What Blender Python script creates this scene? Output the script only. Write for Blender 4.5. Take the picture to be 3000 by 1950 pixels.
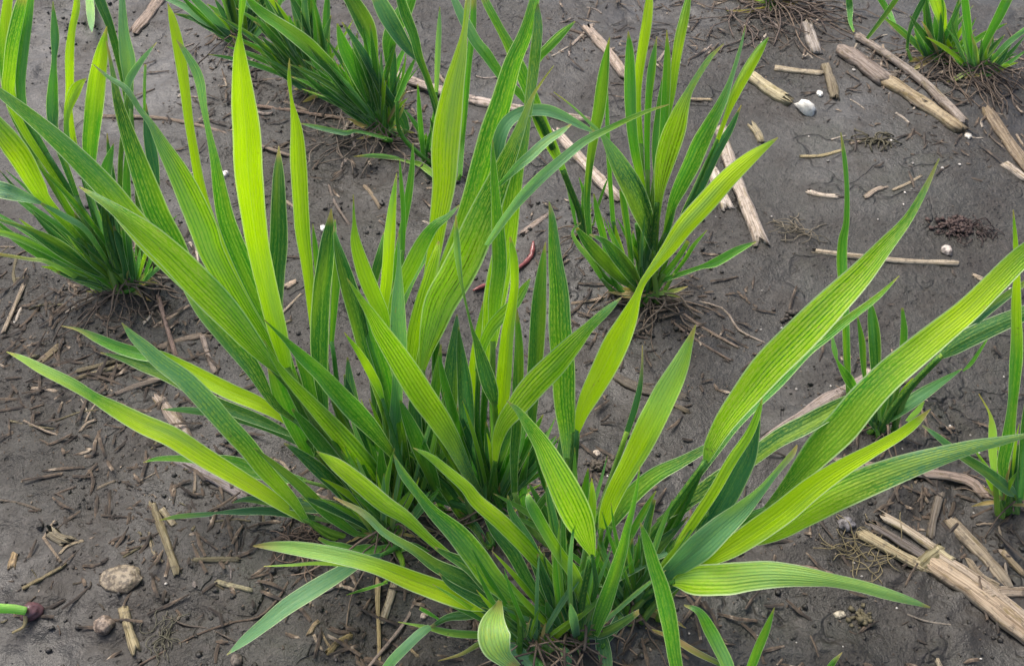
import bpy, math, random
import numpy as np
from mathutils import Vector, noise as mnoise
R = math.radians
random.seed(7)
rng = np.random.RandomState(5)
for o in list(bpy.data.objects): bpy.data.objects.remove(o)
S = bpy.context.scene
COL = S.collection

# ------------------------------------------------------------ camera, sky, sun, exposure
HCAM, PITCH, HFOV = 0.50, 48.0, 55.0
cam = bpy.data.cameras.new('camera'); camo = bpy.data.objects.new('camera', cam); COL.objects.link(camo)
camo.location = (0, 0, HCAM); camo.rotation_euler = (R(90 - PITCH), 0, 0)
cam.sensor_fit = 'HORIZONTAL'; cam.sensor_width = 36; cam.lens = 18 / math.tan(R(HFOV / 2))
cam.clip_start = 0.01; cam.clip_end = 500
cam.dof.use_dof = True; cam.dof.focus_distance = 0.50; cam.dof.aperture_fstop = 45
S.camera = camo
w = bpy.data.worlds.new("World"); S.world = w; w.use_nodes = True
SUN_EL, SUN_ROT = 62, -35      # degrees; overcast, light from behind and left
nt = w.node_tree; bg = nt.nodes['Background']
sky = nt.nodes.new('ShaderNodeTexSky'); sky.sky_type = 'NISHITA'; sky.sun_disc = False
sky.sun_elevation = R(SUN_EL); sky.sun_rotation = R(SUN_ROT); sky.dust_density = 5; sky.air_density = 0.7; sky.ozone_density = 0.6
nt.links.new(sky.outputs[0], bg.inputs[0]); bg.inputs[1].default_value = 0.13
sl = bpy.data.lights.new('sun', 'SUN'); so = bpy.data.objects.new('sun', sl); COL.objects.link(so)
sl.energy = 1.5; sl.angle = R(25); sl.color = (1, .96, .9)
sd = Vector((math.sin(R(SUN_ROT)) * math.cos(R(SUN_EL)), math.cos(R(SUN_ROT)) * math.cos(R(SUN_EL)), math.sin(R(SUN_EL))))
so.rotation_euler = sd.to_track_quat('Z', 'Y').to_euler()
S.view_settings.view_transform = 'Standard'; S.view_settings.look = 'None'
S.view_settings.exposure = 1.08; S.view_settings.gamma = 1
S.cycles.transparent_max_bounces = 8; S.cycles.max_bounces = 8

# ------------------------------------------------------------ photo point -> direction -> place on the ground
FPX = 1190 / math.tan(R(HFOV / 2)); CX, CY = 1190.0, 773.5
sp, cp = math.sin(R(PITCH)), math.cos(R(PITCH))
def ray(x, y):
    a = (x - CX) / FPX; b = -(y - CY) / FPX
    return np.array((a, cp + b * sp, -sp + b * cp))
def gpt(x, y, h=0.0):
    d = ray(x, y); t = (HCAM - h) / -d[2]
    return np.array((d[0] * t, d[1] * t, h))
C0 = np.array((0, 0, HCAM))

# ------------------------------------------------------------ plants: where each one comes out of the mud
PL = {  # key: (x, y, label)
 'MA': (905, 1255, 'wheat plant at the left end of the front clump, blades fanning left'),
 'MB': (960, 1190, 'wheat plant inside the front clump carrying tall lime blades left of centre'),
 'MC': (1140, 1200, 'wheat plant in mid clump with the tallest broad centre blades'),
 'MD': (1335, 1500, 'bottom centre wheat plant whose blades sweep up and left'),
 'MI': (1335, 1290, 'wheat plant with the long twisted yellow blade right of centre'),
 'ME': (1470, 1430, 'wheat plant at the right end of the front clump with blades spreading to the right'),
 'MF': (1240, 1520, 'bottom edge wheat plant with a pale curled blade'),
 'MG': (1600, 1790, 'wheat plant below the bottom edge with blades under the pale arched one'),
 'MH': (1700, 1760, 'single green wheat seedling rising from the bottom edge right of the front clump'),
 'MJ': (1890, 1640, 'wheat seedling showing only an orange tipped blade at the bottom edge'),
 'P1': (300, 690, 'crowded wheat plant at the left edge standing over dark litter'),
 'P0': (330, 640, 'wheat plant at upper left whose thin stems lean behind the long front blades'),
 'PT': (235, -140, 'wheat plant beyond the top left corner with one drooping blade tip in view'),
 'P2a': (560, 105, 'dark wheat plant at the top edge left of centre, leftmost of the row behind'),
 'P2b': (745, 215, 'dark green wheat plant second from the left in the row behind'),
 'P2c': (890, 305, 'dark wheat plant in the row behind nearest the long pale stalk'),
 'P2d': (1010, 375, 'sparse wheat plant just behind the tall yellow blades of the front clump'),
 'P8': (1357, 545, 'wheat plant with one thick leaning stem under blades at top centre'),
 'P3': (1500, 680, 'small upright wheat plant right of centre standing alone on tan exposed roots'),
 'P4': (2180, 160, 'wheat plant in the top right corner beside the long weathered stalk'),
 'P4b': (2275, 185, 'sparse wheat plant at the far right of the top edge'),
 'P5': (1800, 20, 'wheat plant cut by the top edge with a mat of brown roots'),
 'P6': (1975, 940, 'slim wheat seedling at right with one thin blade standing straight up'),
 'P9': (2050, 1000, 'wheat seedling at right with a stem leaning right to a dark broad blade'),
 'P7': (2350, 1170, 'wheat plant at the right edge beside the long pointed front blade'),
}
LEAVES = []
def L(p, lean, cols, stripe, pts, stem=True, h=None, vein=None): LEAVES.append((p, lean, cols, stripe, pts, stem, h, vein))
# ---- left front
L('MA',17,'GSSGGB',.55,[(600,815,20),(530,740,40),(430,640,60),(340,550,64),(285,485,60),(240,430,54),(150,340,47),(70,270,35),(0,215,22),(-50,175,6)])
L('MA',12,'GSSSSGBB',.95,[(657,875,10),(600,815,44),(530,733,70),(467,668,77),(400,600,72),(340,545,58),(295,508,40),(255,478,26),(215,452,15),(184,434,3)])
L('MA',18,'DGS',.8,[(690,980,10),(637,936,20),(590,860,40),(540,795,50),(480,720,50),(430,650,30)])
L('MB',8,'GSSSBBB',.9,[(690,900,16),(620,800,34),(555,700,50),(500,600,60),(475,530,66),(445,460,62),(415,400,52),(380,340,34),(352,290,18),(325,255,14),(293,207,15),(253,180,10),(217,150,2)])
L('MB',14,'DGGDB',.7,[(500,740,16),(430,620,44),(400,565,56),(365,500,60),(335,420,54),(300,320,38),(275,240,24),(262,170,12),(247,95,3)])
L('MB',12,'GYYYY',.4,[(660,870,14),(600,740,22),(550,640,24),(510,560,24),(480,480,24),(465,420,23),(452,350,22),(440,280,22),(430,200,25),(418,120,28),(403,50,20),(390,8,2)])
L('MB',10,'GGGBB',.6,[(690,900,16),(645,780,34),(602,690,46),(560,600,48),(528,520,44),(512,450,36),(500,380,24),(483,300,14),(473,250,17),(460,180,24),(432,125,16),(410,93,2)])
L('MB',4,'SYYYYYGGG',.35,[(668,860,24),(645,770,46),(625,690,50),(600,580,54),(588,500,60),(577,400,69),(573,310,68),(565,230,58),(557,130,32),(557,80,10),(559,50,10),(563,0,17),(568,-60,4)])
L('MB',16,'DDD',.2,[(665,830,16),(645,720,30),(643,640,42),(648,560,44),(648,470,36),(648,400,26),(648,340,2)])
L('MB',12,'GYSYYG',.6,[(760,900,12),(735,800,16),(725,715,21),(716,620,28),(706,540,35),(700,450,39),(695,370,41),(690,300,29),(678,233,8),(673,185,10),(673,135,2)])
L('MB',3,'DDD',.25,[(755,960,20),(747,880,36),(745,800,44),(750,700,46),(758,620,42),(765,550,32),(770,485,2)])
L('MB',15,'GG',.3,[(770,800,12),(778,700,18),(782,640,20),(776,560,14),(779,510,3)])
L('MB',14,'GG',.3,[(742,760,12),(740,660,14),(733,580,14),(727,520,2)])
L('MB',-2,'DGGG',.4,[(925,1070,14),(870,1000,38),(830,955,48),(790,910,47),(750,866,40),(700,822,28),(660,785,12),(613,742,2)])
L('MB',-4,'GSSG',.9,[(905,1165,20),(865,1105,46),(830,1060,52),(785,1005,46),(735,950,36),(670,880,22),(640,840,13),(613,790,2)])
L('MA',26,'GYYYGPP',.5,[(710,1208,16),(667,1180,28),(600,1138,38),(533,1098,45),(470,1060,49),(400,1015,51),(333,985,48),(267,950,38),(217,922,26),(167,892,28),(100,859,25),(50,832,15),(15,817,2)])
L('MA',21,'GSGBBB',.7,[(714,1212,14),(683,1165,26),(650,1128,34),(617,1091,40),(577,1037,47),(533,989,50),(483,932,50),(433,882,45),(377,842,40),(340,809,32),(310,782,22),(283,750,2)])
L('MA',28,'YYYGGK',.3,[(688,996,8),(650,966,22),(600,937,36),(533,909,40),(467,876,38),(417,850,34),(370,830,33),(317,820,31),(273,806,28),(227,786,22),(183,766,9),(143,757,2)])
L('MA',32,'DDD',.3,[(683,1012,10),(600,975,28),(500,937,32),(440,900,36),(383,868,36),(333,849,30),(283,832,15),(233,819,2)])
L('MA',40,'DDB',.2,[(710,1040,10),(640,1003,16),(567,978,17),(500,962,17),(433,953,15),(377,951,2)])
L('MA',38,'GGG',.4,[(712,1116,8),(667,1111,28),(600,1096,38),(533,1074,34),(433,1066,18),(367,1066,11),(333,1074,2)])
L('MA',30,'DTT',.2,[(840,1205,14),(767,1178,36),(700,1172,36),(617,1162,24),(567,1160,12),(540,1168,2)])
L('MA',34,'DTB',.1,[(740,1205,12),(633,1188,20),(567,1188,18),(505,1191,6),(483,1194,11),(417,1199,12),(370,1208,2)])
L('MA',38,'TBB',.2,[(890,1288,10),(840,1303,24),(793,1330,36),(733,1366,43),(667,1408,41),(617,1448,33),(567,1488,22),(527,1521,2)],h=[.02,.028,.034,.036,.034,.03,.022,.014])
L('MA',36,'GG',.2,[(1000,1292,12),(950,1287,20),(880,1290,24),(830,1285,26),(793,1275,18),(740,1250,8)])
L('MA',36,'G',.2,[(900,1352,6),(850,1368,8),(805,1382,2)],h=[.02,.02,.012])
# ---- bottom left blades
L('MF',10,'GYYYPPK',.4,[(1160,1405,8),(1140,1412,14),(1093,1399,38),(1043,1378,50),(960,1348,50),(876,1315,40),(793,1292,40),(700,1275,36),(633,1268,22),(588,1268,3)])
L('MF',12,'YP',.2,[(900,1326,8),(830,1312,15),(740,1308,10),(680,1312,7),(613,1315,2)],stem=False)
L('MF',-14,'KPPPB',.75,[(1163,1391,6),(1157,1412,26),(1149,1436,52),(1146,1460,74),(1148,1482,82),(1156,1505,70),(1172,1528,44),(1200,1552,28)],vein=(.45,.40,.36),stem=False,h=[.048,.052,.055,.056,.055,.052,.047,.04])
L('MF',-16,'BBB',.3,[(1150,1512,16),(1180,1524,30),(1215,1542,36),(1260,1580,24)])
L('MF',14,'TGP',.2,[(1310,1500,16),(1260,1490,24),(1190,1481,21),(1120,1475,19),(1050,1470,18),(990,1456,10),(925,1444,2)])
L('MF',16,'TDD',.2,[(1150,1440,10),(1130,1426,14),(1085,1427,24),(1040,1434,17),(1000,1457,8)])
L('MF',16,'BBG',.2,[(1000,1455,14),(980,1467,22),(950,1495,24),(905,1540,26),(870,1590,20)],h=[.03,.032,.03,.022,.01],stem=False)
L('MF',16,'GG',.1,[(1020,1438,5),(995,1422,11),(975,1412,8)],stem=False)
L('MF',10,'GK',.1,[(1130,1488,9),(1110,1498,12),(1070,1520,8),(1018,1535,2)],h=[.02,.02,.014,.01])
# ---- front centre, sweeping left
L('MD',19,'YSSYS',.7,[(1085,1322,8),(1043,1292,18),(993,1250,22),(943,1205,34),(893,1172,43),(843,1130,43),(793,1090,36),(765,1070,24),(735,1048,2)])
L('MD',6,'DGSGGB',.7,[(1297,1498,10),(1267,1458,30),(1227,1421,40),(1177,1378,42),(1137,1338,58),(1103,1291,61),(1060,1238,52),(1010,1191,34),(980,1155,24),(937,1098,18),(915,1055,2)])
L('MD',15,'DTDDBK',.2,[(1230,1450,16),(1180,1415,32),(1127,1375,40),(1077,1348,40),(1010,1315,32),(960,1278,24),(893,1238,19),(843,1191,16),(775,1155,4)])
L('MD',10,'DSYSG',.7,[(1315,1400,14),(1287,1345,28),(1253,1305,38),(1210,1258,40),(1160,1208,40),(1110,1165,36),(1083,1131,30),(1040,1094,24),(1000,1061,17),(960,1040,2)])
L('MD',2,'GYGP',.3,[(1373,1441,14),(1357,1391,30),(1333,1331,31),(1300,1285,29),(1267,1231,28),(1240,1181,29),(1230,1158,18),(1226,1146,6)])
L('MD',0,'SSSGB',1.0,[(1378,1292,10),(1362,1250,46),(1345,1205,73),(1318,1150,78),(1285,1085,64),(1257,1030,44),(1230,990,30),(1205,955,17),(1177,930,2)])
L('ME',4,'YYYYPPG',.5,[(1396,1232,12),(1405,1210,32),(1415,1175,40),(1435,1130,46),(1460,1085,52),(1490,1030,62),(1520,970,68),(1550,910,64),(1580,850,44),(1600,800,22),(1617,755,3)])
L('MD',6,'GY',.2,[(1370,1240,20),(1375,1200,24),(1378,1150,18),(1375,1110,2)])
L('ME',14,'DGGDB',.5,[(1415,1228,16),(1443,1182,38),(1477,1142,42),(1527,1102,36),(1587,1071,28),(1650,1035,18),(1690,1005,3)])
L('MD',-6,'GGGG',.5,[(1380,1482,18),(1393,1440,32),(1410,1398,39),(1427,1348,35),(1447,1281,27),(1457,1231,19),(1470,1181,13),(1480,1131,8),(1487,1082,2)])
L('MG',-2,'DGGG',.5,[(1592,1640,20),(1580,1580,28),(1570,1531,34),(1560,1465,39),(1550,1415,43),(1537,1365,40),(1520,1315,33),(1503,1258,23),(1488,1213,3)])
# ---- right fan
L('ME',10,'GSSSSGB',1.0,[(1640,1075,12),(1655,1035,36),(1690,975,54),(1740,910,70),(1790,850,82),(1860,780,85),(1930,710,79),(2000,640,62),(2060,570,40),(2110,510,24),(2150,440,15),(2183,368,3)])
L('ME',13,'DGGG',.5,[(1620,1110,14),(1680,1020,34),(1730,960,40),(1800,890,42),(1870,816,36),(1920,780,27),(1970,742,21),(2037,692,15),(2090,641,2)])
L('ME',3,'YYSG',.7,[(1545,1325,12),(1580,1260,22),(1620,1200,26),(1660,1140,27),(1700,1070,27),(1740,1010,22),(1762,960,15),(1772,925,2)])
L('ME',9,'TTTT',.2,[(1600,1285,14),(1640,1230,40),(1672,1180,54),(1705,1120,54),(1735,1060,46),(1752,1000,28),(1768,935,3)])
L('ME',14,'DDDD',.5,[(1530,1212,14),(1600,1165,32),(1660,1125,40),(1740,1072,42),(1810,1022,46),(1880,985,46),(1940,950,38),(2000,915,20),(2040,890,4)])
L('ME',11,'DGGYG',.6,[(1770,1190,10),(1795,1165,18),(1830,1130,36),(1870,1085,56),(1910,1040,74),(1960,990,81),(2010,930,81),(2070,870,76),(2130,820,70),(2190,770,64),(2250,720,60),(2310,660,56),(2370,600,52),(2430,550,38)])
L('ME',0,'YYYYYG',.15,[(1620,1322,10),(1650,1302,28),(1700,1273,48),(1750,1240,58),(1820,1190,60),(1890,1132,55),(1960,1085,44),(2030,1045,32),(2090,1010,27),(2130,980,21),(2163,950,2)])
L('ME',3,'DSSGBBB',.9,[(1720,1265,10),(1770,1250,34),(1820,1225,56),(1870,1192,72),(1940,1152,78),(2020,1117,74),(2100,1087,64),(2180,1062,50),(2260,1040,36),(2330,1025,22),(2410,1006,5)])
L('ME',-2,'DBBBK',.2,[(1490,1375,16),(1540,1340,36),(1580,1308,54),(1620,1275,68),(1670,1231,62),(1720,1188,46),(1767,1141,24),(1803,1098,15),(1840,1055,14),(1853,1033,3)])
L('ME',-4,'SSPPPB',.55,[(1562,1352,14),(1585,1345,46),(1620,1344,72),(1687,1343,80),(1740,1338,72),(1790,1335,66),(1840,1337,56),(1887,1342,46),(1937,1349,34),(2000,1362,30),(2053,1377,28),(2110,1394,20),(2162,1411,4)],h=[.05,.055,.062,.07,.075,.08,.083,.085,.085,.082,.078,.072,.066])
L('ME',6,'DBB',.2,[(1360,1362,8),(1410,1348,26),(1460,1318,38),(1527,1282,38),(1590,1262,28),(1640,1240,4)])
L('ME',12,'DGG',.2,[(1400,1350,10),(1440,1290,17),(1470,1235,19),(1500,1185,17),(1525,1140,2)])
L('ME',-6,'DTTD',.2,[(1400,1520,12),(1430,1472,28),(1470,1425,36),(1520,1385,36),(1570,1355,26),(1610,1325,8)])
L('MD',-10,'TTD',.2,[(1290,1485,18),(1350,1477,28),(1400,1470,26),(1440,1450,22),(1485,1420,12)])
L('MD',-14,'BB',.2,[(1345,1525,12),(1338,1470,20),(1330,1430,21),(1325,1400,3)])
L('MD',-16,'TDB',.3,[(1372,1488,10),(1390,1500,28),(1403,1530,38),(1410,1575,30)],stem=False)
L('MD',-14,'TB',.2,[(1330,1590,24),(1312,1545,22),(1300,1515,4)],stem=False)
L('MG',2,'BBGB',.3,[(1705,1600,22),(1690,1547,30),(1672,1505,33),(1650,1460,31),(1625,1420,19),(1590,1405,4)])
L('MG',2,'DKK',.1,[(1680,1545,12),(1620,1515,16),(1560,1480,13),(1500,1458,3)],h=[.01,.012,.012,.01])
L('MH',0,'GGG',.4,[(1725,1600,20),(1745,1550,22),(1762,1505,22),(1782,1460,18),(1800,1411,2)])
L('MJ',0,'GGK',.3,[(1915,1570,14),(1935,1540,13),(1957,1515,2)])
# ---- centre
L('MC',12,'SSGGGGB',.7,[(1010,760,40),(1040,640,54),(1075,540,54),(1100,470,58),(1120,400,58),(1143,317,55),(1170,233,51),(1193,150,45),(1223,77,35),(1243,0,25),(1250,-60,10)])
L('MC',8,'SSSSGGBKK',1.0,[(980,865,14),(990,815,36),(1005,760,62),(1025,700,81),(1060,640,86),(1090,580,86),(1120,510,78),(1150,440,62),(1180,370,44),(1205,310,28),(1225,255,16),(1240,220,9),(1263,185,5),(1287,153,2)],vein=(.1,.12,.03))
L('MC',10,'SSSGBGB',.9,[(1130,860,20),(1140,780,42),(1150,700,56),(1165,620,58),(1180,540,50),(1190,470,43),(1200,400,37),(1215,340,27),(1225,270,22),(1235,200,26),(1243,130,28),(1250,60,23),(1248,5,6)])
L('MC',14,'GYYYYYYG',.6,[(960,900,14),(975,800,24),(985,720,28),(1000,640,32),(1012,570,36),(1020,510,44),(1032,430,58),(1035,350,70),(1042,280,68),(1055,200,52),(1070,130,33),(1080,70,15),(1087,10,15),(1092,-40,8)])
L('MC',10,'GYY',.7,[(960,920,12),(955,850,26),(963,780,36),(980,700,32),(1010,600,22),(1020,560,5)])
L('MB',6,'GSSG',.6,[(905,790,16),(890,735,30),(870,690,39),(847,632,39),(827,565,27),(823,515,9),(821,452,2)])
L('MB',10,'GYYG',.4,[(882,800,14),(890,720,25),(898,660,29),(902,600,28),(905,540,27),(912,470,18),(922,402,2)])
L('MB',14,'DDG',.2,[(865,690,10),(872,640,22),(885,590,21),(893,540,4)])
L('MB',16,'GG',.2,[(935,590,12),(938,500,12),(933,430,10),(929,370,2)])
L('MB',17,'GGG',.3,[(910,660,14),(925,590,18),(940,510,17),(950,450,19),(958,390,13),(960,333,2)])
L('MB',12,'GSGB',.5,[(893,785,12),(910,720,26),(935,660,37),(960,610,41),(985,560,35),(1010,525,24),(1040,503,14),(1067,477,3)])
L('MB',15,'BBB',.2,[(915,760,14),(935,700,24),(960,640,26),(990,590,20),(1010,550,12)])
L('MC',2,'TBBBB',.3,[(915,1070,14),(918,1000,26),(925,900,30),(930,820,37),(926,760,39),(925,690,30),(927,620,11),(926,540,3)])
L('MC',-4,'TBSSSG',1.0,[(1140,1165,8),(1105,1130,20),(1080,1085,32),(1053,1030,44),(1020,975,56),(985,925,63),(950,870,63),(915,815,55),(885,770,43),(865,735,29),(835,690,15),(806,646,2)])
L('MB',2,'DDDG',.3,[(895,960,20),(868,860,34),(850,810,38),(832,740,41),(812,670,41),(795,610,31),(782,560,15),(776,525,3)])
L('MB',0,'DGGG',.4,[(945,1090,20),(925,1000,34),(905,930,38),(890,860,39),(870,800,35),(850,740,25),(826,660,4)])
L('MB',-6,'GYG',.2,[(890,930,8),(878,895,19),(855,852,21),(830,812,15),(800,772,2)])
L('MC',-1,'DDDTBD',.4,[(1150,938,16),(1140,900,37),(1125,850,35),(1110,800,19),(1095,755,7),(1075,670,7),(1065,610,15),(1060,560,17),(1059,500,2)])
L('MC',0,'GYYYG',.3,[(1152,1050,12),(1157,1000,22),(1167,930,36),(1173,865,38),(1180,780,33),(1190,715,25),(1196,660,21),(1193,600,21),(1185,550,4)])
L('MC',6,'SGGG',.5,[(1145,800,16),(1150,700,34),(1160,620,38),(1158,540,33),(1153,470,25),(1148,400,17),(1145,325,2)])
L('MC',4,'GSSG',.7,[(1110,860,14),(1120,810,22),(1140,765,29),(1165,735,31),(1195,705,29),(1218,670,19),(1233,646,2)])
L('MC',5,'YYYG',.3,[(1108,1000,6),(1103,960,15),(1098,900,21),(1100,850,21),(1110,780,18),(1123,700,2)])
L('MC',-7,'YSSSGB',.8,[(1150,1075,12),(1155,1025,26),(1170,982,40),(1203,939,57),(1243,892,63),(1287,849,61),(1333,799,45),(1367,762,28),(1410,722,21),(1443,692,3)])
L('MI',6,'BGGGGGG',.8,[(1322,1070,22),(1320,1000,42),(1313,930,52),(1310,850,57),(1303,765,58),(1300,680,49),(1290,600,35),(1283,515,19),(1276,468,2)])
L('MI',9,'DDG',.3,[(1238,1020,12),(1237,960,24),(1240,900,34),(1245,830,38),(1250,760,39),(1255,690,35),(1262,620,23),(1268,562,2)])
L('MI',12,'DDG',.3,[(1195,1150,14),(1195,1060,22),(1200,1000,26),(1203,900,27),(1205,800,23),(1200,712,3)])
L('MI',2,'YYYYYYYYG',.25,[(1340,1005,12),(1350,960,34),(1370,915,52),(1400,860,61),(1430,800,63),(1460,740,45),(1480,690,21),(1495,655,17),(1520,620,23),(1555,575,37),(1590,525,47),(1640,470,51),(1690,415,47),(1740,370,35),(1780,340,17),(1808,320,3)])
L('MI',12,'DDK',.1,[(1455,1010,14),(1475,950,16),(1487,900,13),(1492,850,6),(1493,802,2)])
L('MI',16,'DDBBBB',.2,[(1150,470,16),(1153,400,26),(1158,340,34),(1175,292,32),(1210,264,27),(1260,258,27),(1300,268,24),(1345,290,17),(1385,309,5)],stem=False)
L('MI',8,'BBBBGP',.3,[(1130,570,10),(1160,525,18),(1190,485,22),(1220,450,27),(1260,410,27),(1310,367,24),(1360,327,20),(1427,293,14),(1493,263,10),(1555,243,2)],stem=False)
L('MI',12,'GBB',.3,[(1160,430,10),(1180,410,14),(1205,385,22),(1236,360,25),(1270,330,23),(1300,310,17),(1328,289,3)],stem=False)
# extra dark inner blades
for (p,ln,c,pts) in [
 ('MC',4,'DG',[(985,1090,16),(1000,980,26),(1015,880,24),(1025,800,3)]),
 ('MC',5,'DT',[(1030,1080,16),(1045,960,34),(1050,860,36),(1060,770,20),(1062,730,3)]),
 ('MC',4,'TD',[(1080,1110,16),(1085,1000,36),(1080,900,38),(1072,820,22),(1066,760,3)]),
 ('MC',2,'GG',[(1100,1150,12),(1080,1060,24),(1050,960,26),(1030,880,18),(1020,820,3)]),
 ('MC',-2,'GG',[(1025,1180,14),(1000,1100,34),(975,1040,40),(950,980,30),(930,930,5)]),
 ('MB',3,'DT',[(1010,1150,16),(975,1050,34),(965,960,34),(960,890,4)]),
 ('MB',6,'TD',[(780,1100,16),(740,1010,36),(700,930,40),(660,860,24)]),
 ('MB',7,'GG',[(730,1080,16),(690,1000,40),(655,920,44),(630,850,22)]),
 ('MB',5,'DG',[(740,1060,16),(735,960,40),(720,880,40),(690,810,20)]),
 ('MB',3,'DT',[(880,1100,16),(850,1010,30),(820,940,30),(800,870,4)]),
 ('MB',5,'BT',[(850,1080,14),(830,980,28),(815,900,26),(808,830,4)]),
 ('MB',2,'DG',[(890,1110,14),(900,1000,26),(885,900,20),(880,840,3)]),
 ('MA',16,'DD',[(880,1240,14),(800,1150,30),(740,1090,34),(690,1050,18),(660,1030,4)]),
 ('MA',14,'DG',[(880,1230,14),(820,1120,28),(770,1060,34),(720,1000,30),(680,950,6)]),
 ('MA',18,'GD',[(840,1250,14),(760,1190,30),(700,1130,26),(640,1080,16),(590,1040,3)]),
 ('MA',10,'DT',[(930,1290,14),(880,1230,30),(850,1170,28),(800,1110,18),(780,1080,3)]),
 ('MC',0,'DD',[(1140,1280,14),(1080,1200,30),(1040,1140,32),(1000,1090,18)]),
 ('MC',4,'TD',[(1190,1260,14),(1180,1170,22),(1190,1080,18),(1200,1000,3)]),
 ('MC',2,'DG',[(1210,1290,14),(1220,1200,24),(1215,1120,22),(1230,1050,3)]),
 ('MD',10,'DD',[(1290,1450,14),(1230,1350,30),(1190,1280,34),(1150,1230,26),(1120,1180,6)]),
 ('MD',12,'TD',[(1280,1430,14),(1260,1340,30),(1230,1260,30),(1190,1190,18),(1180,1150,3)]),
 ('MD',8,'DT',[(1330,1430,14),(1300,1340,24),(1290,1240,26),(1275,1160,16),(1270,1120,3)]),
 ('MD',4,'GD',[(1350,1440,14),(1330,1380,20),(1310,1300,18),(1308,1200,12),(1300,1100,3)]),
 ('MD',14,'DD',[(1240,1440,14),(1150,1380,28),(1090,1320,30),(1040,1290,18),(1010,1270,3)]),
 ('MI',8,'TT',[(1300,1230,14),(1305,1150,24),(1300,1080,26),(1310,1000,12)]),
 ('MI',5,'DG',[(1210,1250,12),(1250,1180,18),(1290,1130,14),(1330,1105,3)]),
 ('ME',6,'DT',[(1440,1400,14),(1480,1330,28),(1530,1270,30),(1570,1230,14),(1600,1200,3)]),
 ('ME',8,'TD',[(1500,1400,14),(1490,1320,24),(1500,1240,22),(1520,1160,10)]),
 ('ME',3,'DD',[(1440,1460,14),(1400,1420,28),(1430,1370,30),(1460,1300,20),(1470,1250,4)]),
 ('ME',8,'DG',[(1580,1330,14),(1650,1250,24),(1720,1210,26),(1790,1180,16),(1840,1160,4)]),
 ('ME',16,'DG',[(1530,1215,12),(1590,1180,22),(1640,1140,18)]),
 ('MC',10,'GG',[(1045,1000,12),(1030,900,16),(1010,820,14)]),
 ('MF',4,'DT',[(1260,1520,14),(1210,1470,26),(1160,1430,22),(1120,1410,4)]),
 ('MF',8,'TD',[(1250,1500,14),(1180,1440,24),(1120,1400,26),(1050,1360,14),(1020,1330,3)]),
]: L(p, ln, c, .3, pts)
# ---- P8 and P3
L('P8',6,'DGSGGGB',.5,[(1350,505,11),(1330,455,13),(1308,395,17),(1285,345,29),(1258,285,35),(1235,220,33),(1210,160,31),(1187,110,28),(1160,60,23),(1133,10,20),(1115,-30,12)])
L('P8',10,'GGB',.3,[(1235,250,14),(1205,215,20),(1180,195,22),(1150,155,25),(1130,125,28),(1110,100,26),(1093,70,25),(1072,30,24),(1050,-15,14)],stem=False)
L('P8',10,'GG',.3,[(1215,215,10),(1235,165,18),(1253,133,20),(1277,107,23),(1303,80,20),(1337,50,3)],stem=False)
L('P3',2,'DDTBBP',.5,[(1520,585,14),(1510,540,34),(1492,490,50),(1472,440,54),(1448,395,49),(1425,355,34),(1400,315,12),(1370,285,8),(1330,247,5),(1287,214,2)])
L('P3',6,'DDG',.2,[(1372,580,12),(1364,480,16),(1368,400,17),(1380,310,26),(1391,250,30),(1403,165,25),(1417,87,2)])
L('P3',4,'YGGG',.2,[(1505,520,12),(1492,430,18),(1476,350,23),(1468,280,28),(1465,200,29),(1463,120,21),(1460,73,2)])
L('P3',8,'GYYY',.5,[(1490,340,14),(1482,240,18),(1485,170,22),(1495,100,26),(1503,50,26),(1508,10,21),(1512,-40,6)])
L('P3',7,'GGG',.2,[(1505,400,13),(1504,300,15),(1509,220,17),(1518,150,18),(1527,85,2)])
L('P3',6,'GGG',.2,[(1525,420,13),(1542,310,19),(1548,230,22),(1551,150,19),(1550,70,2)])
L('P3',8,'GYG',.5,[(1535,330,12),(1558,230,18),(1570,150,22),(1580,90,26),(1593,30,22),(1607,-40,5)])
L('P3',7,'GG',.2,[(1425,520,12),(1418,420,11),(1412,300,11),(1411,180,2)])
L('P3',9,'DG',.2,[(1530,450,14),(1525,350,20),(1535,250,20),(1540,180,3)])
L('P3',3,'GSSSBBB',1.0,[(1527,510,14),(1532,450,24),(1540,400,42),(1552,350,55),(1568,300,55),(1583,255,38),(1600,215,20),(1620,180,16),(1650,135,13),(1682,102,2)],vein=(.12,.09,.05))
L('P3',4,'GGGGBB',.6,[(1545,545,12),(1560,480,22),(1580,430,36),(1602,385,45),(1625,335,45),(1650,290,36),(1680,235,25),(1700,183,12),(1720,117,8),(1733,60,2)])
L('P3',5,'YYYG',.4,[(1665,330,10),(1688,268,14),(1707,220,25),(1735,165,27),(1765,115,19),(1786,87,3)])
L('P3',6,'DTT',.2,[(1560,575,12),(1590,500,22),(1622,440,28),(1657,365,26),(1695,300,18),(1723,244,2)])
L('P3',-4,'DDD',.3,[(1465,665,12),(1440,645,24),(1405,605,34),(1370,565,29),(1340,530,8)])
L('P3',-6,'DDG',.3,[(1490,672,12),(1475,650,28),(1455,620,37),(1430,590,34),(1402,560,16),(1370,545,4)])
L('P3',-2,'GPG',.2,[(1400,650,10),(1372,605,14),(1345,572,11),(1330,540,6),(1350,517,3)])
L('P3',2,'DGGG',.2,[(1512,668,8),(1545,650,12),(1587,635,12),(1630,620,11),(1663,609,22),(1713,582,19),(1758,562,3)])
L('P3',4,'GG',.2,[(1565,640,8),(1590,605,10),(1612,570,10),(1643,535,2)])
L('P3',2,'DG',.2,[(1470,640,12),(1462,560,14),(1450,480,16),(1440,440,3)])
L('P3',3,'DG',.2,[(1500,640,14),(1540,560,16),(1560,500,16),(1570,460,3)])
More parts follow.
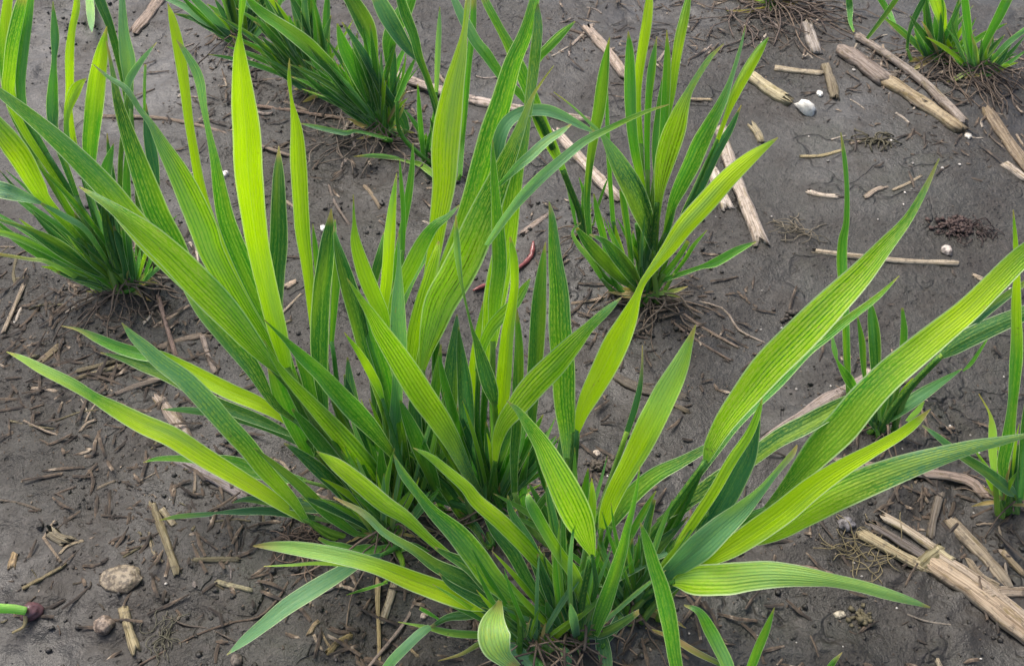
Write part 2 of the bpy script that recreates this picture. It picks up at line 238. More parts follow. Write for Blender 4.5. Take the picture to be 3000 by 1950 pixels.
L('P3',4,'GG',.2,[(1415,630,12),(1405,560,16),(1390,500,16),(1380,450,3)])
L('P3',1,'DD',.2,[(1510,650,16),(1500,600,20),(1520,540,18),(1525,480,8)])
L('P3',1,'GG',.2,[(1540,640,14),(1575,600,14),(1600,560,12)])
# ---- right plants
L('P6',4,'DGGGGG',.3,[(1973,920,13),(1968,820,17),(1965,720,18),(1957,620,25),(1958,560,21),(1966,515,14),(1967,440,13),(1962,370,11),(1954,308,2)])
L('P6',0,'GGB',.3,[(1992,912,14),(1975,885,24),(1960,862,18),(1946,838,6),(1940,812,13),(1934,775,3)])
L('P9',6,'DDG',.2,[(2040,930,12),(2036,850,25),(2033,790,29),(2028,740,23),(2022,690,3)])
L('P9',6,'DG',.2,[(2012,900,8),(2006,840,13),(2003,790,15),(1993,735,3)])
L('P9',8,'GG',.2,[(2095,870,12),(2098,820,15),(2101,770,17),(2097,715,6)])
L('P9',2,'DDDDD',.3,[(2183,829,12),(2215,805,40),(2260,780,48),(2320,752,45),(2380,727,37),(2440,700,20)])
L('P9',6,'TT',.2,[(2190,822,10),(2225,788,20),(2270,742,22),(2335,690,20),(2400,645,10)],stem=False)
L('P9',0,'GBG',.2,[(2055,982,12),(2087,958,28),(2137,922,29),(2187,888,19),(2236,857,3)])
L('P9',3,'GG',.2,[(2238,862,4),(2260,840,10),(2303,775,3)],stem=False)
L('P9',2,'GY',.2,[(2088,940,10),(2100,915,20),(2122,878,4)])
L('P9',-2,'PP',.1,[(2108,978,8),(2130,955,15),(2148,932,4)],stem=False)
L('P7',4,'DGGYG',.4,[(2340,1140,14),(2330,1085,26),(2342,1020,28),(2350,960,25),(2357,880,25),(2362,800,27),(2361,720,26),(2363,640,15),(2360,560,11),(2355,488,2)])
L('P7',-2,'BDB',.2,[(2362,1152,8),(2340,1135,27),(2290,1095,27),(2230,1055,21),(2180,1015,14),(2143,988,3)])
L('P7',3,'PPK',.1,[(2312,1110,10),(2308,1050,20),(2307,1000,18),(2300,960,6),(2275,915,2)])
L('P7',2,'DD',.2,[(2370,1160,16),(2378,1080,22),(2385,980,22),(2390,900,8)])
# ---- left plants
L('P1',8,'DSSGG',.7,[(190,500,14),(110,380,22),(60,300,28),(22,220,30),(25,160,34),(35,100,39),(50,40,35),(64,-30,20)])
L('P1',9,'DGG',.3,[(110,360,14),(60,270,20),(48,200,22),(55,120,24),(65,50,20),(75,-30,12)])
L('P1',12,'DGY',.5,[(90,380,12),(30,260,22),(12,160,26),(12,60,26),(22,-30,20)])
L('P1',5,'DTGTG',.2,[(180,460,12),(130,320,20),(122,255,28),(123,200,23),(126,140,12),(128,80,20),(123,3,2)])
L('P1',7,'GYYYY',.3,[(190,400,12),(172,330,14),(160,250,16),(162,200,19),(162,130,21),(168,70,18),(178,20,17),(180,-30,8)])
L('P1',3,'GGYY',.4,[(225,460,12),(182,375,14),(158,325,13),(155,275,13),(163,240,22),(180,205,25),(201,182,2)])
L('P1',4,'GGGYG',.4,[(245,490,14),(212,395,24),(208,340,36),(215,270,43),(225,190,41),(237,120,29),(248,62,2)])
L('P0',12,'DDDD',.2,[(300,280,10),(287,190,13),(275,130,18),(255,60,20),(235,10,26),(215,-50,24)])
L('P0',10,'TBBB',.2,[(305,260,10),(298,190,24),(297,140,37),(288,80,26),(284,20,17),(282,-40,8)])
L('P0',8,'BBB',.2,[(295,215,12),(302,184,18),(328,143,13),(364,99,2)])
L('P0',8,'TT',.1,[(365,430,14),(355,370,28),(345,310,24),(338,240,6)])
L('P0',10,'GB',.1,[(335,260,6),(336,200,7),(338,150,6)],stem=False)
L('P1',0,'GSYG',.7,[(190,560,14),(110,470,26),(85,430,42),(50,370,53),(10,320,51),(-40,260,36)])
L('P1',2,'GG',.2,[(238,455,14),(243,410,28),(252,375,23),(264,334,2)])
L('P1',-4,'BBTB',.3,[(95,472,8),(55,457,28),(20,446,40),(-30,436,44)],stem=False)
L('P1',-3,'GBB',.2,[(250,610,10),(200,535,13),(150,502,15),(90,470,5)])
L('P1',-8,'GGP',.1,[(290,690,14),(233,645,16),(133,596,15),(33,549,15),(-30,535,12)])
L('P1',-6,'DDDD',.2,[(240,640,12),(200,620,22),(150,585,35),(100,553,28),(55,530,13),(-20,505,8)])
L('P1',-10,'GPK',.1,[(290,702,9),(233,677,11),(117,612,11),(66,602,8),(-20,588,8)])
L('P1',-2,'DGG',.2,[(285,640,12),(200,570,13),(110,505,12),(30,450,8)])
L('P0',-4,'DGDG',.3,[(290,650,14),(282,600,30),(258,560,34),(238,520,22),(220,480,4)])
for k in range(16):
    x0 = 300 - random.random()*60; y0 = 680 - random.random()*50
    a = random.uniform(-1, .4); ln = random.uniform(120, 260)
    ax, ay = -math.sin(R(50 + a*45)), -math.cos(R(50 + a*45))
    pts = [(x0 + ax*ln*t + random.uniform(-4,4), y0 + ay*ln*t + 20*t*t, ww) for t, ww in ((0,12),(.35,20),(.7,22),(1,3))]
    L('P1' if k % 2 else 'P0', random.uniform(-2, 10), random.choice(['DD','GG','TD','DG']), .2, pts)
# ---- row behind, top centre
L('P2c',4,'DDGG',.2,[(860,270,12),(810,215,20),(775,165,29),(740,130,35),(700,95,38),(650,60,34),(600,25,24),(570,-10,8)])
L('P2b',6,'BB',.1,[(660,70,12),(615,40,13),(590,20,13),(555,-5,8)],stem=False)
L('P2b',5,'GY',.2,[(705,95,10),(680,65,15),(650,25,15),(618,-15,10)],stem=False)
L('P2c',5,'DGDD',.2,[(900,280,10),(885,200,14),(872,140,18),(862,95,34),(850,60,46),(830,20,42),(800,-25,28)])
L('P2c',8,'DGG',.2,[(900,150,10),(905,100,34),(920,60,43),(942,20,38),(965,-30,20)])
L('P2d',6,'TTTB',.2,[(995,200,8),(975,145,13),(950,115,25),(925,80,37),(895,30,41),(868,-25,28)])
L('P2d',3,'DDDD',.2,[(1020,265,11),(1010,230,12),(993,180,15),(975,135,20),(962,85,24),(940,30,26),(922,-30,20)])
L('P2c',2,'DDGG',.2,[(875,262,14),(850,210,32),(825,160,37),(800,110,31),(784,55,4)])
L('P2c',0,'DDTT',.2,[(945,305,14),(930,270,29),(900,225,29),(870,170,23),(835,110,18),(795,52,3)])
L('P2d',10,'PB',.1,[(1014,220,9),(1017,140,14),(1021,70,12),(1022,16,2)])
L('P2d',4,'DG',.1,[(920,240,10),(945,180,14),(965,135,4)])
L('P2d',2,'GG',.1,[(985,375,9),(980,320,13),(975,260,12),(971,195,3)])
L('P2d',4,'GGGG',.2,[(1070,410,11),(1075,330,14),(1081,250,15),(1089,150,15),(1098,70,17),(1102,-20,12)])
L('P2d',1,'GGBB',.2,[(1030,425,12),(1000,400,16),(975,384,14),(935,372,6),(915,366,10),(870,361,11),(823,364,2)])
L('P2c',-4,'GBB',.2,[(900,322,8),(830,305,8),(800,308,12),(740,296,11),(697,287,2)],h=[.012,.014,.014,.012,.008])
L('P2a',6,'BBB',.2,[(350,-25,10),(385,-5,12),(430,17,16),(465,42,20),(505,72,3)],stem=False)
L('PT',4,'GPB',.1,[(204,-60,14),(207,-20,17),(210,20,20),(212,52,15),(214,76,2)],stem=False)
def fan(p, n, a0, a1, l0, l1, w0, cols, lean):
    bx, by, _ = PL[p]
    for k in range(n):
        a = R(random.uniform(a0, a1)); ln = random.uniform(l0, l1); bend = random.uniform(-.25, .25)
        ax, ay = math.sin(a), -math.cos(a); x0, y0 = bx + random.uniform(-22, 22), by + random.uniform(-12, 8)
        ww = w0 * random.uniform(.7, 1.2)
        pts = [(x0 + ax*ln*t - ay*bend*ln*t*t, y0 + ay*ln*t + ax*bend*ln*t*t, q*ww) for t, q in ((.08,.6),(.35,.9),(.65,1),(.85,.6),(1,.1))]
        L(p, random.uniform(*lean), random.choice(cols), .2, pts)
fan('P2a',34,-65,45,80,200,19,['DD','GD','TD','BG'],(0,14))
fan('P2b',56,-62,5,120,290,18,['DD','GD','TD','DG','BT'],(0,14))
fan('P2c',42,-60,10,110,280,18,['DD','GG','TD','DG','BT'],(0,12))
fan('P2d',10,-35,25,60,150,11,['DD','GG'],(0,12))
fan('MA',14,-65,-5,110,260,24,['DG','GG','TD','GY'],(8,26))
fan('MB',20,-45,35,110,260,26,['DG','GG','TD','GY'],(4,14))
fan('MC',24,-40,40,110,280,26,['DG','GG','TD','GY'],(2,12))
fan('MD',22,-60,20,90,240,24,['DG','GG','TD','DD'],(0,14))
fan('ME',14,-30,55,80,200,24,['DG','GG','TD','DD'],(2,14))
fan('MI',8,-30,25,90,200,22,['DG','GG','TD'],(4,12))
fan('MF',8,-60,30,50,120,20,['TD','BT'],(2,14))
for p_, n_ in (('MA', 22), ('MB', 30), ('MC', 34), ('MD', 34), ('ME', 28), ('MI', 12), ('MF', 10)):
    fan(p_, n_, -55, 50, 70, 290, 13, ['GG','GY','PG','BG','DG','YG','BB'], (-4, 10))
for p_, n_ in (('P1', 18), ('P0', 14), ('P2a', 20), ('P2b', 34), ('P2c', 34), ('P3', 14), ('P4', 10), ('P4b', 8), ('P7', 5), ('P5', 5)):
    fan(p_, n_, -55, 40, 60, 200, 9, ['GG','GY','BG','DG','PG'], (-2, 12))
for p_, n_ in (('MA', 7), ('MB', 7), ('MC', 9), ('MD', 9), ('ME', 8), ('MI', 4), ('MF', 4), ('P3', 5), ('P1', 5), ('P9', 3), ('P7', 3), ('P2c', 5), ('P8', 3)):
    fan(p_, n_, -28, 28, 45, 110, 10, ['PG','PP','YG','PK'], (-2, 8))
for p_, n_ in (('MA', 8), ('MB', 6), ('MC', 8), ('MD', 10), ('ME', 8), ('MF', 6), ('P1', 6), ('P2b', 5), ('P2c', 6), ('P3', 5), ('P4', 6), ('P4b', 4), ('P5', 8), ('P7', 3)):
    fan(p_, n_*2, -110, 110, 30, 110, 10, ['KK','PK','KK'], (-6, 20))
fan('P3',12,-30,35,90,220,15,['DG','GG','TD','GY'],(3,10))
fan('P9',6,-30,45,50,110,14,['DG','GG','TD'],(3,10))
fan('P7',6,-30,25,60,160,16,['DG','GG','TD'],(3,10))
fan('P8',5,-20,30,60,150,10,['DG','GG'],(3,10))
fan('P1',36,-75,-5,140,400,18,['DG','GG','TD','BG','GY'],(0,12))
# ---- top right
L('P4',6,'GYYY',.5,[(2200,120,12),(2192,60,20),(2184,20,32),(2172,-20,32)])
L('P4',5,'DD',.1,[(2108,118,7),(2112,80,9),(2126,40,14),(2155,-15,14)])
L('P4',5,'DD',.1,[(2015,90,8),(2050,45,12),(2092,-15,14)],stem=False)
L('P4',4,'GG',.1,[(2160,135,9),(2158,110,16),(2155,60,17),(2152,-15,12)])
L('P4b',5,'GG',.1,[(2256,150,10),(2253,90,15),(2246,40,18),(2240,-20,16)])
L('P4b',4,'GGG',.2,[(2272,150,8),(2286,110,15),(2305,70,20),(2325,30,23),(2350,-20,24)])
L('P4b',2,'GB',.1,[(2300,145,8),(2340,103,14),(2395,58,12)])
L('P4',2,'YY',.1,[(2214,148,8),(2209,115,15),(2199,85,3)])
L('P5',2,'GG',.1,[(2085,65,5),(2065,30,14),(2038,-15,14)],stem=False)
L('P5',2,'DG',.1,[(1985,75,4),(1976,50,10),(1975,20,16),(1970,-20,14)],stem=False)
fan('P4',22,-45,45,80,190,14,['DD','GD','GG','TG'],(0,14))
fan('P4b',20,-50,70,60,150,12,['DD','GG','BG','GY'],(0,14))
fan('P5',7,-25,25,60,120,14,['DD','GD'],(0,10))
#DATA_END

# ------------------------------------------------------------ numpy value noise + the mud relief
def _h(ix, iy, s):
    n = (ix.astype(np.int64) * 374761393 + iy.astype(np.int64) * 668265263 + s * 1442695041) & 0x7fffffff
    n = ((n ^ (n >> 13)) * 1274126177) & 0x7fffffff
    return ((n ^ (n >> 16)) & 0xffff) / 65535.0
def vnoise(x, y, s=0):
    ix = np.floor(x); iy = np.floor(y); fx = x - ix; fy = y - iy
    fx = fx*fx*fx*(fx*(fx*6-15)+10); fy = fy*fy*fy*(fy*(fy*6-15)+10)
    a = _h(ix, iy, s); b = _h(ix+1, iy, s); c = _h(ix, iy+1, s); d = _h(ix+1, iy+1, s)
    return (a*(1-fx)+b*fx)*(1-fy) + (c*(1-fx)+d*fx)*fy - .5
GP = {k: gpt(v[0], v[1]) for k, v in PL.items()}
MOUND = [(GP[k], .004 if k in ('P3','P6','P9','P7','MH','MJ') else .007) for k in PL]
def rough_mask(x, y):
    m = vnoise(x*7+3, y*7, 11)*1.6 + .45
    return np.clip(m + np.clip((-x*1.5 + .28 - (y-.45)*1.2), -.5, .6), 0, 1)
def height(x, y):
    x = np.asarray(x, float); y = np.asarray(y, float)
    fade = np.exp(-np.clip((np.hypot(x, y-.6) - 1.2), 0, None) * .5)
    z = .012*vnoise(x*6, y*6, 1) + .006*vnoise(x*15, y*15, 2)
    rm = rough_mask(x, y)
    z += (.0035*vnoise(x*45, y*45, 3) + .0022*vnoise(x*110, y*110, 4))*(.35+rm) + .0012*vnoise(x*260, y*260, 5)*(.25+rm)
    z += .0005*vnoise(x*520, y*520, 6)*rm
    # shallow drying cracks
    c = np.abs(vnoise(x*22 + vnoise(x*60, y*60, 8)*.8, y*22 + vnoise(x*60, y*60, 9)*.8, 7))
    z -= .0018*np.exp(-(c/.02)**2)*(vnoise(x*5, y*5, 10) > -.05)
    for g, a in MOUND:
        r2 = (x-g[0])**2 + (y-g[1])**2
        z += a*np.exp(-r2/(.045**2)) + .005*vnoise(x*70, y*70, 12)*np.exp(-r2/(.05**2))
    return z*fade - .004
def hz(x, y): return float(height(np.array([x]), np.array([y]))[0])

# ------------------------------------------------------------ helpers
def tag(o, label=None, cat=None, group=None, kind=None):
    if label: o['label'] = label
    if cat: o['category'] = cat
    if group: o['group'] = group
    if kind: o['kind'] = kind
    return o
def mesh_obj(name, V, F, mat, parent=None, smooth=True, uvs=None, cols=None, attrs=None, loc=None):
    me = bpy.data.meshes.new(name)
    V = np.asarray(V, float)
    if loc is not None: V = V - np.asarray(loc)
    me.from_pydata(V.tolist(), [], F)
    if smooth: me.polygons.foreach_set('use_smooth', [True]*len(me.polygons))
    if uvs is not None:
        ul = me.uv_layers.new(name='UVMap'); li = np.empty(len(me.loops), int); me.loops.foreach_get('vertex_index', li)
        ul.data.foreach_set('uv', np.asarray(uvs, float)[li].ravel())
    if cols is not None:
        ca = me.color_attributes.new('tint', 'FLOAT_COLOR', 'POINT'); ca.data.foreach_set('color', np.asarray(cols, float).ravel())
    if attrs:
        for k, v in attrs.items():
            a = me.attributes.new(k, 'FLOAT', 'POINT'); a.data.foreach_set('value', np.asarray(v, float))
    me.materials.append(mat); me.update()
    o = bpy.data.objects.new(name, me); COL.objects.link(o)
    if loc is not None and parent is None: o.location = loc
    if parent: o.parent = parent
    return o
def s2l(c): return tuple(((v/255+.055)/1.055)**2.4 if v > 10 else v/255/12.92 for v in c)

class NT:
    def __init__(s, name):
        s.m = bpy.data.materials.new(name); s.m.use_nodes = True; s.t = s.m.node_tree; s.t.nodes.clear()
    def n(s, typ, **kw):
        nd = s.t.nodes.new(typ)
        for k, v in kw.items():
            if k.startswith('i_'):
                key = k[2:]; key = int(key) if key.isdigit() else key
                s.put(nd.inputs[key], v)
            else: setattr(nd, k, v)
        return nd
    def put(s, sock, v):
        if isinstance(v, bpy.types.NodeSocket): s.t.links.new(v, sock)
        elif isinstance(v, bpy.types.Node): s.t.links.new(v.outputs[0], sock)
        else: sock.default_value = v
    def math(s, op, a, b=0.0, clamp=False):
        nd = s.n('ShaderNodeMath', operation=op, use_clamp=clamp); s.put(nd.inputs[0], a); s.put(nd.inputs[1], b); return nd.outputs[0]
    def mix(s, f, a, b, mode='MIX'):
        nd = s.n('ShaderNodeMix', data_type='RGBA', blend_type=mode); s.put(nd.inputs[0], f); s.put(nd.inputs[6], a); s.put(nd.inputs[7], b); return nd.outputs[2]
    def ramp(s, f, lo, hi, a=0.0, b=1.0):
        nd = s.n('ShaderNodeMapRange', interpolation_type='SMOOTHSTEP'); s.put(nd.inputs[0], f)
        nd.inputs[1].default_value = lo; nd.inputs[2].default_value = hi; nd.inputs[3].default_value = a; nd.inputs[4].default_value = b; return nd.outputs[0]
    def noise(s, vec, scale, detail=3, rough=.55, dist=0):
        nd = s.n('ShaderNodeTexNoise'); s.put(nd.inputs['Vector'], vec); nd.inputs['Scale'].default_value = scale
        nd.inputs['Detail'].default_value = detail; nd.inputs['Roughness'].default_value = rough; nd.inputs['Distortion'].default_value = dist; return nd.outputs[0]

# ---- mud
def mud_material():
    t = NT('mud'); P = t.n('ShaderNodeTexCoord').outputs['Object']
    n1 = t.noise(P, 5, 4); n2 = t.noise(P, 26, 5, .65); n3 = t.noise(P, 160, 4, .7); n4 = t.noise(P, 700, 3, .7); n5 = t.noise(P, 12, 4, .6, .6)
    n0 = t.noise(P, 3.2, 3, .6); c = t.mix(t.ramp(n1, .38, .62), (.030, .028, .024, 1), (.052, .052, .049, 1)); c = t.mix(t.ramp(n0, .40, .62), t.mix(1.0, c, (.72, .70, .60, 1), 'MULTIPLY'), c)
    c = t.mix(t.ramp(n2, .42, .72), c, (.026, .022, .017, 1))
    c = t.mix(t.math('MULTIPLY', t.ramp(n5, .52, .68), .5), c, (.034, .037, .024, 1))
    c = t.mix(t.math('MULTIPLY', t.ramp(n3, .5, .72), .4), c, (.088, .078, .070, 1))
    c = t.mix(t.math('MULTIPLY', t.ramp(n3, .46, .3), t.ramp(n1, .3, .6, .8, .35)), c, (.016, .013, .010, 1))
    c = t.mix(t.math('MULTIPLY', t.ramp(n4, .64, .76), .4), c, (.20, .175, .155, 1))
    c = t.mix(t.math('MULTIPLY', t.ramp(n4, .40, .30), .8), c, (.016, .014, .012, 1))
    v = t.n('ShaderNodeTexVoronoi', feature='DISTANCE_TO_EDGE'); wv = t.n('ShaderNodeVectorMath', operation='MULTIPLY_ADD')
    nn = t.n('ShaderNodeTexNoise'); t.put(nn.inputs['Vector'], P); nn.inputs['Scale'].default_value = 40
    t.put(wv.inputs[0], nn.outputs['Color']); wv.inputs[1].default_value = (.03, .03, .03); t.put(wv.inputs[2], P)
    t.put(v.inputs['Vector'], wv.outputs[0]); v.inputs['Scale'].default_value = 26
    crack = t.math('MULTIPLY', t.ramp(v.outputs[0], .045, .0), t.ramp(n5, .5, .62))
    pv = t.n('ShaderNodeTexVoronoi'); t.put(pv.inputs['Vector'], P); pv.inputs['Scale'].default_value = 170
    pit = t.math('MULTIPLY', t.ramp(pv.outputs[0], .28, .1), t.ramp(n2, .4, .6))
    c = t.mix(t.math('MULTIPLY', crack, .6), c, (.02, .017, .015, 1))
    h = t.math('ADD', t.math('MULTIPLY', n3, 1.0), t.math('MULTIPLY', n4, .25))
    h = t.math('ADD', h, t.math('MULTIPLY', n2, 1.2))
    h = t.math('SUBTRACT', h, t.math('MULTIPLY', crack, .7)); h = t.math('SUBTRACT', h, t.math('MULTIPLY', pit, .4))
    b = t.n('ShaderNodeBump', i_Strength=t.ramp(n0, .38, .62, 1.0, .45), i_Distance=.0030, i_Height=h)
    p = t.n('ShaderNodeBsdfPrincipled', i_Roughness=t.ramp(n2, .35, .7, .40, .64), i_Normal=b.outputs[0])
    p.inputs['Specular IOR Level'].default_value = .42
    t.put(p.inputs['Base Color'], c)
    o = t.n('ShaderNodeOutputMaterial', i_Surface=p.outputs[0]); return t.m
# ---- leaf
def leaf_material():
    t = NT('wheat_leaf')
    uv = t.n('ShaderNodeUVMap').outputs[0]; sx = t.n('ShaderNodeSeparateXYZ', i_0=uv); U, Vv = sx.outputs[0], sx.outputs[1]
    tint = t.n('ShaderNodeAttribute', attribute_name='tint').outputs['Color']
    st = t.n('ShaderNodeAttribute', attribute_name='stripe').outputs['Fac']
    sd = t.n('ShaderNodeAttribute', attribute_name='seed').outputs['Fac']
    nv = t.n('ShaderNodeAttribute', attribute_name='veins').outputs['Fac']
    vt = t.n('ShaderNodeAttribute', attribute_name='veintint')
    def vec(kx, ky):
        c = t.n('ShaderNodeCombineXYZ'); t.put(c.inputs[0], t.math('MULTIPLY', U, kx)); t.put(c.inputs[1], t.math('MULTIPLY', Vv, ky)); t.put(c.inputs[2], sd); return c.outputs[0]
    broad = t.noise(vec(1.6, 14), 1, 2); streak = t.noise(vec(11, 22), 1, 3, .6); dash = t.noise(vec(26, 420), 1, 2, .6); fine = t.noise(vec(60, 60), 1, 2)
    ph = t.math('ADD', t.math('MULTIPLY', t.math('MULTIPLY', U, nv), 6.2832), t.math('MULTIPLY', t.math('SUBTRACT', t.noise(vec(3, 30), 1, 2), .5), 2.6))
    wave = t.math('SINE', ph)
    irr = t.noise(vec(15, 9), 1, 2, .5); vein = t.ramp(t.math('ADD', t.math('MULTIPLY', wave, .8), t.math('MULTIPLY', t.math('SUBTRACT', t.math('ADD', t.math('MULTIPLY', irr, .65), t.math('MULTIPLY', streak, .35)), .5), 5.0)), -.05, .75)
    # chlorosis: light tissue broken into dashes between dark veins
    dm = t.ramp(dash, .35, .6, .55, 1)
    mod = t.ramp(broad, .3, .6, .6, 1)
    vm = t.math('MULTIPLY', t.math('MULTIPLY', t.math('MULTIPLY', vein, t.ramp(t.noise(vec(30, 300), 1, 2, .6), .36, .56, .45, 1)), st), mod, True)
    dark = t.mix(1.0, tint, vt.outputs['Color'], 'MULTIPLY')
    c = t.mix(vm, tint, dark)
    c = t.mix(t.math('MULTIPLY', t.math('MULTIPLY', t.math('SUBTRACT', 1.0, vein, True), st), t.math('MULTIPLY', t.ramp(dash, .44, .60), .85)), c, (.60, .74, .11, 1))
    c = t.mix(t.math('MULTIPLY', t.ramp(streak, .4, .7), .28), c, t.mix(1.0, tint, (.55, .72, .6, 1), 'MULTIPLY'))
    c = t.mix(t.math('MULTIPLY', t.ramp(fine, .5, .7), .14), c, (.55, .68, .36, 1))
    spk = t.n('ShaderNodeTexVoronoi'); t.put(spk.inputs['Vector'], vec(18, 900)); spk.inputs['Scale'].default_value = 1
    c = t.mix(t.math('MULTIPLY', t.ramp(spk.outputs[0], .22, .1), .22), c, (.5, .65, .4, 1))
    drift = t.noise(vec(.9, 9), 1, 2, .5)
    c = t.mix(t.ramp(drift, .50, .68, 0, .45), c, (.13, .36, .17, 1))
    c = t.mix(t.ramp(drift, .46, .30, 0, .40), c, (.46, .66, .03, 1))
    PO = t.n('ShaderNodeTexCoord').outputs['Object']
    spl = t.n('ShaderNodeTexVoronoi'); t.put(spl.inputs['Vector'], PO); spl.inputs['Scale'].default_value = 330
    c = t.mix(t.math('MULTIPLY', t.math('MULTIPLY', t.ramp(spl.outputs[0], .30, .18), t.ramp(t.noise(PO, 60, 2), .66, .74)), .5), c, (.10, .075, .05, 1))
    c = t.mix(t.math('MULTIPLY', t.ramp(t.noise(vec(5, 120), 1, 3, .6), .70, .78), .7), c, (.42, .33, .12, 1))
    # pale margin and midrib
    e = t.math('ABSOLUTE', t.math('SUBTRACT', U, .5))
    c = t.mix(t.math('MULTIPLY', t.ramp(e, .44, .475), .85), c, (.66, .82, .46, 1))
    c = t.mix(t.math('MULTIPLY', t.ramp(e, .022, .0), .35), c, (.36, .55, .16, 1))
    hgt = t.math('ADD', t.math('MULTIPLY', t.math('SINE', t.math('ADD', ph, 1.5)), .16), t.math('ADD', t.math('MULTIPLY', t.noise(vec(60, 10), 1, 2), .7), irr))
    hgt = t.math('ADD', hgt, t.math('MULTIPLY', t.noise(vec(3, 60), 1, 2), .9))
    b = t.n('ShaderNodeBump', i_Strength=.55, i_Distance=.0007, i_Height=hgt)
    geo = t.n('ShaderNodeNewGeometry')
    # the lower side of the blade is duller and bluish with wax
    p = t.n('ShaderNodeBsdfPrincipled', i_Roughness=t.ramp(streak, .3, .7, .38, .56), i_Normal=b.outputs[0])
    p.inputs['Specular IOR Level'].default_value = .45
    t.put(p.inputs['Base Color'], c)
    p.inputs['Sheen Weight'].default_value = .12; p.inputs['Sheen Roughness'].default_value = .4; p.inputs['Sheen Tint'].default_value = (.8, 1, .9, 1)
    tr = t.n('ShaderNodeBsdfTranslucent', i_Normal=b.outputs[0]); t.put(tr.inputs[0], t.mix(1.0, t.mix(.2, c, tint), (1.2, 1.34, .55, 1), 'MULTIPLY'))
    mx = t.n('ShaderNodeMixShader', i_0=.45); t.put(mx.inputs[1], p.outputs[0]); t.put(mx.inputs[2], tr.outputs[0])
    t.n('ShaderNodeOutputMaterial', i_Surface=mx.outputs[0]); return t.m
# ---- straw, dry stalks, roots
def straw_material():
    t = NT('dry_stalk')
    uv = t.n('ShaderNodeUVMap').outputs[0]; sx = t.n('ShaderNodeSeparateXYZ', i_0=uv); U, Vv = sx.outputs[0], sx.outputs[1]
    oi = t.n('ShaderNodeObjectInfo'); P = t.n('ShaderNodeTexCoord').outputs['Object']
    def vec(kx, ky):
        c = t.n('ShaderNodeCombineXYZ'); t.put(c.inputs[0], t.math('MULTIPLY', U, kx)); t.put(c.inputs[1], t.math('MULTIPLY', Vv, ky)); t.put(c.inputs[2], t.math('MULTIPLY', oi.outputs['Random'], 40.0)); return c.outputs[0]
    f1 = t.noise(vec(16, 25), 1, 4, .7); f2 = t.noise(vec(4, 70), 1, 4, .65); f3 = t.noise(vec(50, 160), 1, 3, .7)
    base = oi.outputs['Color']
    c = t.mix(t.ramp(f1, .38, .66), base, t.mix(1.0, base, (.30, .25, .20, 1), 'MULTIPLY'))
    c = t.mix(t.math('MULTIPLY', t.ramp(f3, .5, .75), .5), c, t.mix(1.0, base, (1.35, 1.3, 1.2, 1), 'MULTIPLY'))
    c = t.mix(t.math('MULTIPLY', t.ramp(f2, .52, .7), .75), c, t.mix(1.0, base, (.36, .33, .16, 1), 'MULTIPLY'))
    c = t.mix(t.math('MULTIPLY', t.ramp(t.noise(P, 240, 3, .7), .52, .68), .6), c, (.06, .05, .043, 1))
    b = t.n('ShaderNodeBump', i_Strength=.8, i_Distance=.0009, i_Height=t.math('ADD', f1, t.math('MULTIPLY', f3, .5)))
    p = t.n('ShaderNodeBsdfPrincipled', i_Roughness=.7, i_Normal=b.outputs[0]); t.put(p.inputs['Base Color'], c)
    p.inputs['Specular IOR Level'].default_value = .3
    t.n('ShaderNodeOutputMaterial', i_Surface=p.outputs[0]); return t.m
def stone_material():
    t = NT('stone'); oi = t.n('ShaderNodeObjectInfo'); P = t.n('ShaderNodeTexCoord').outputs['Object']
    a = t.noise(P, 330, 4, .7); b_ = t.noise(P, 900, 3)
    c = t.mix(t.math('MULTIPLY', t.ramp(a, .44, .56), .85), oi.outputs['Color'], t.mix(1.0, oi.outputs['Color'], (.22, .2, .19, 1), 'MULTIPLY'))
    bm = t.n('ShaderNodeBump', i_Strength=.7, i_Distance=.0008, i_Height=t.math('ADD', a, t.math('MULTIPLY', b_, .4)))
    p = t.n('ShaderNodeBsdfPrincipled', i_Roughness=.55, i_Normal=bm.outputs[0]); t.put(p.inputs['Base Color'], c)
    t.n('ShaderNodeOutputMaterial', i_Surface=p.outputs[0]); return t.m
def plain(name, rough=.6):
    t = NT(name); oi = t.n('ShaderNodeObjectInfo'); P = t.n('ShaderNodeTexCoord').outputs['Object']
    a = t.noise(P, 260, 4, .7)
    c = t.mix(t.math('MULTIPLY', t.ramp(a, .4, .7), .55), oi.outputs['Color'], t.mix(1.0, oi.outputs['Color'], (.4, .38, .35, 1), 'MULTIPLY'))
    bm = t.n('ShaderNodeBump', i_Strength=.6, i_Distance=.0006, i_Height=a)
    p = t.n('ShaderNodeBsdfPrincipled', i_Roughness=rough, i_Normal=bm.outputs[0]); t.put(p.inputs['Base Color'], c)
    t.n('ShaderNodeOutputMaterial', i_Surface=p.outputs[0]); return t.m
PSTONE = plain('pale_stone', .6); MUD, LEAF, STRAW, STONE = mud_material(), leaf_material(), straw_material(), stone_material()
ROOT = plain('root', .75); WORM = plain('wet_skin', .25)

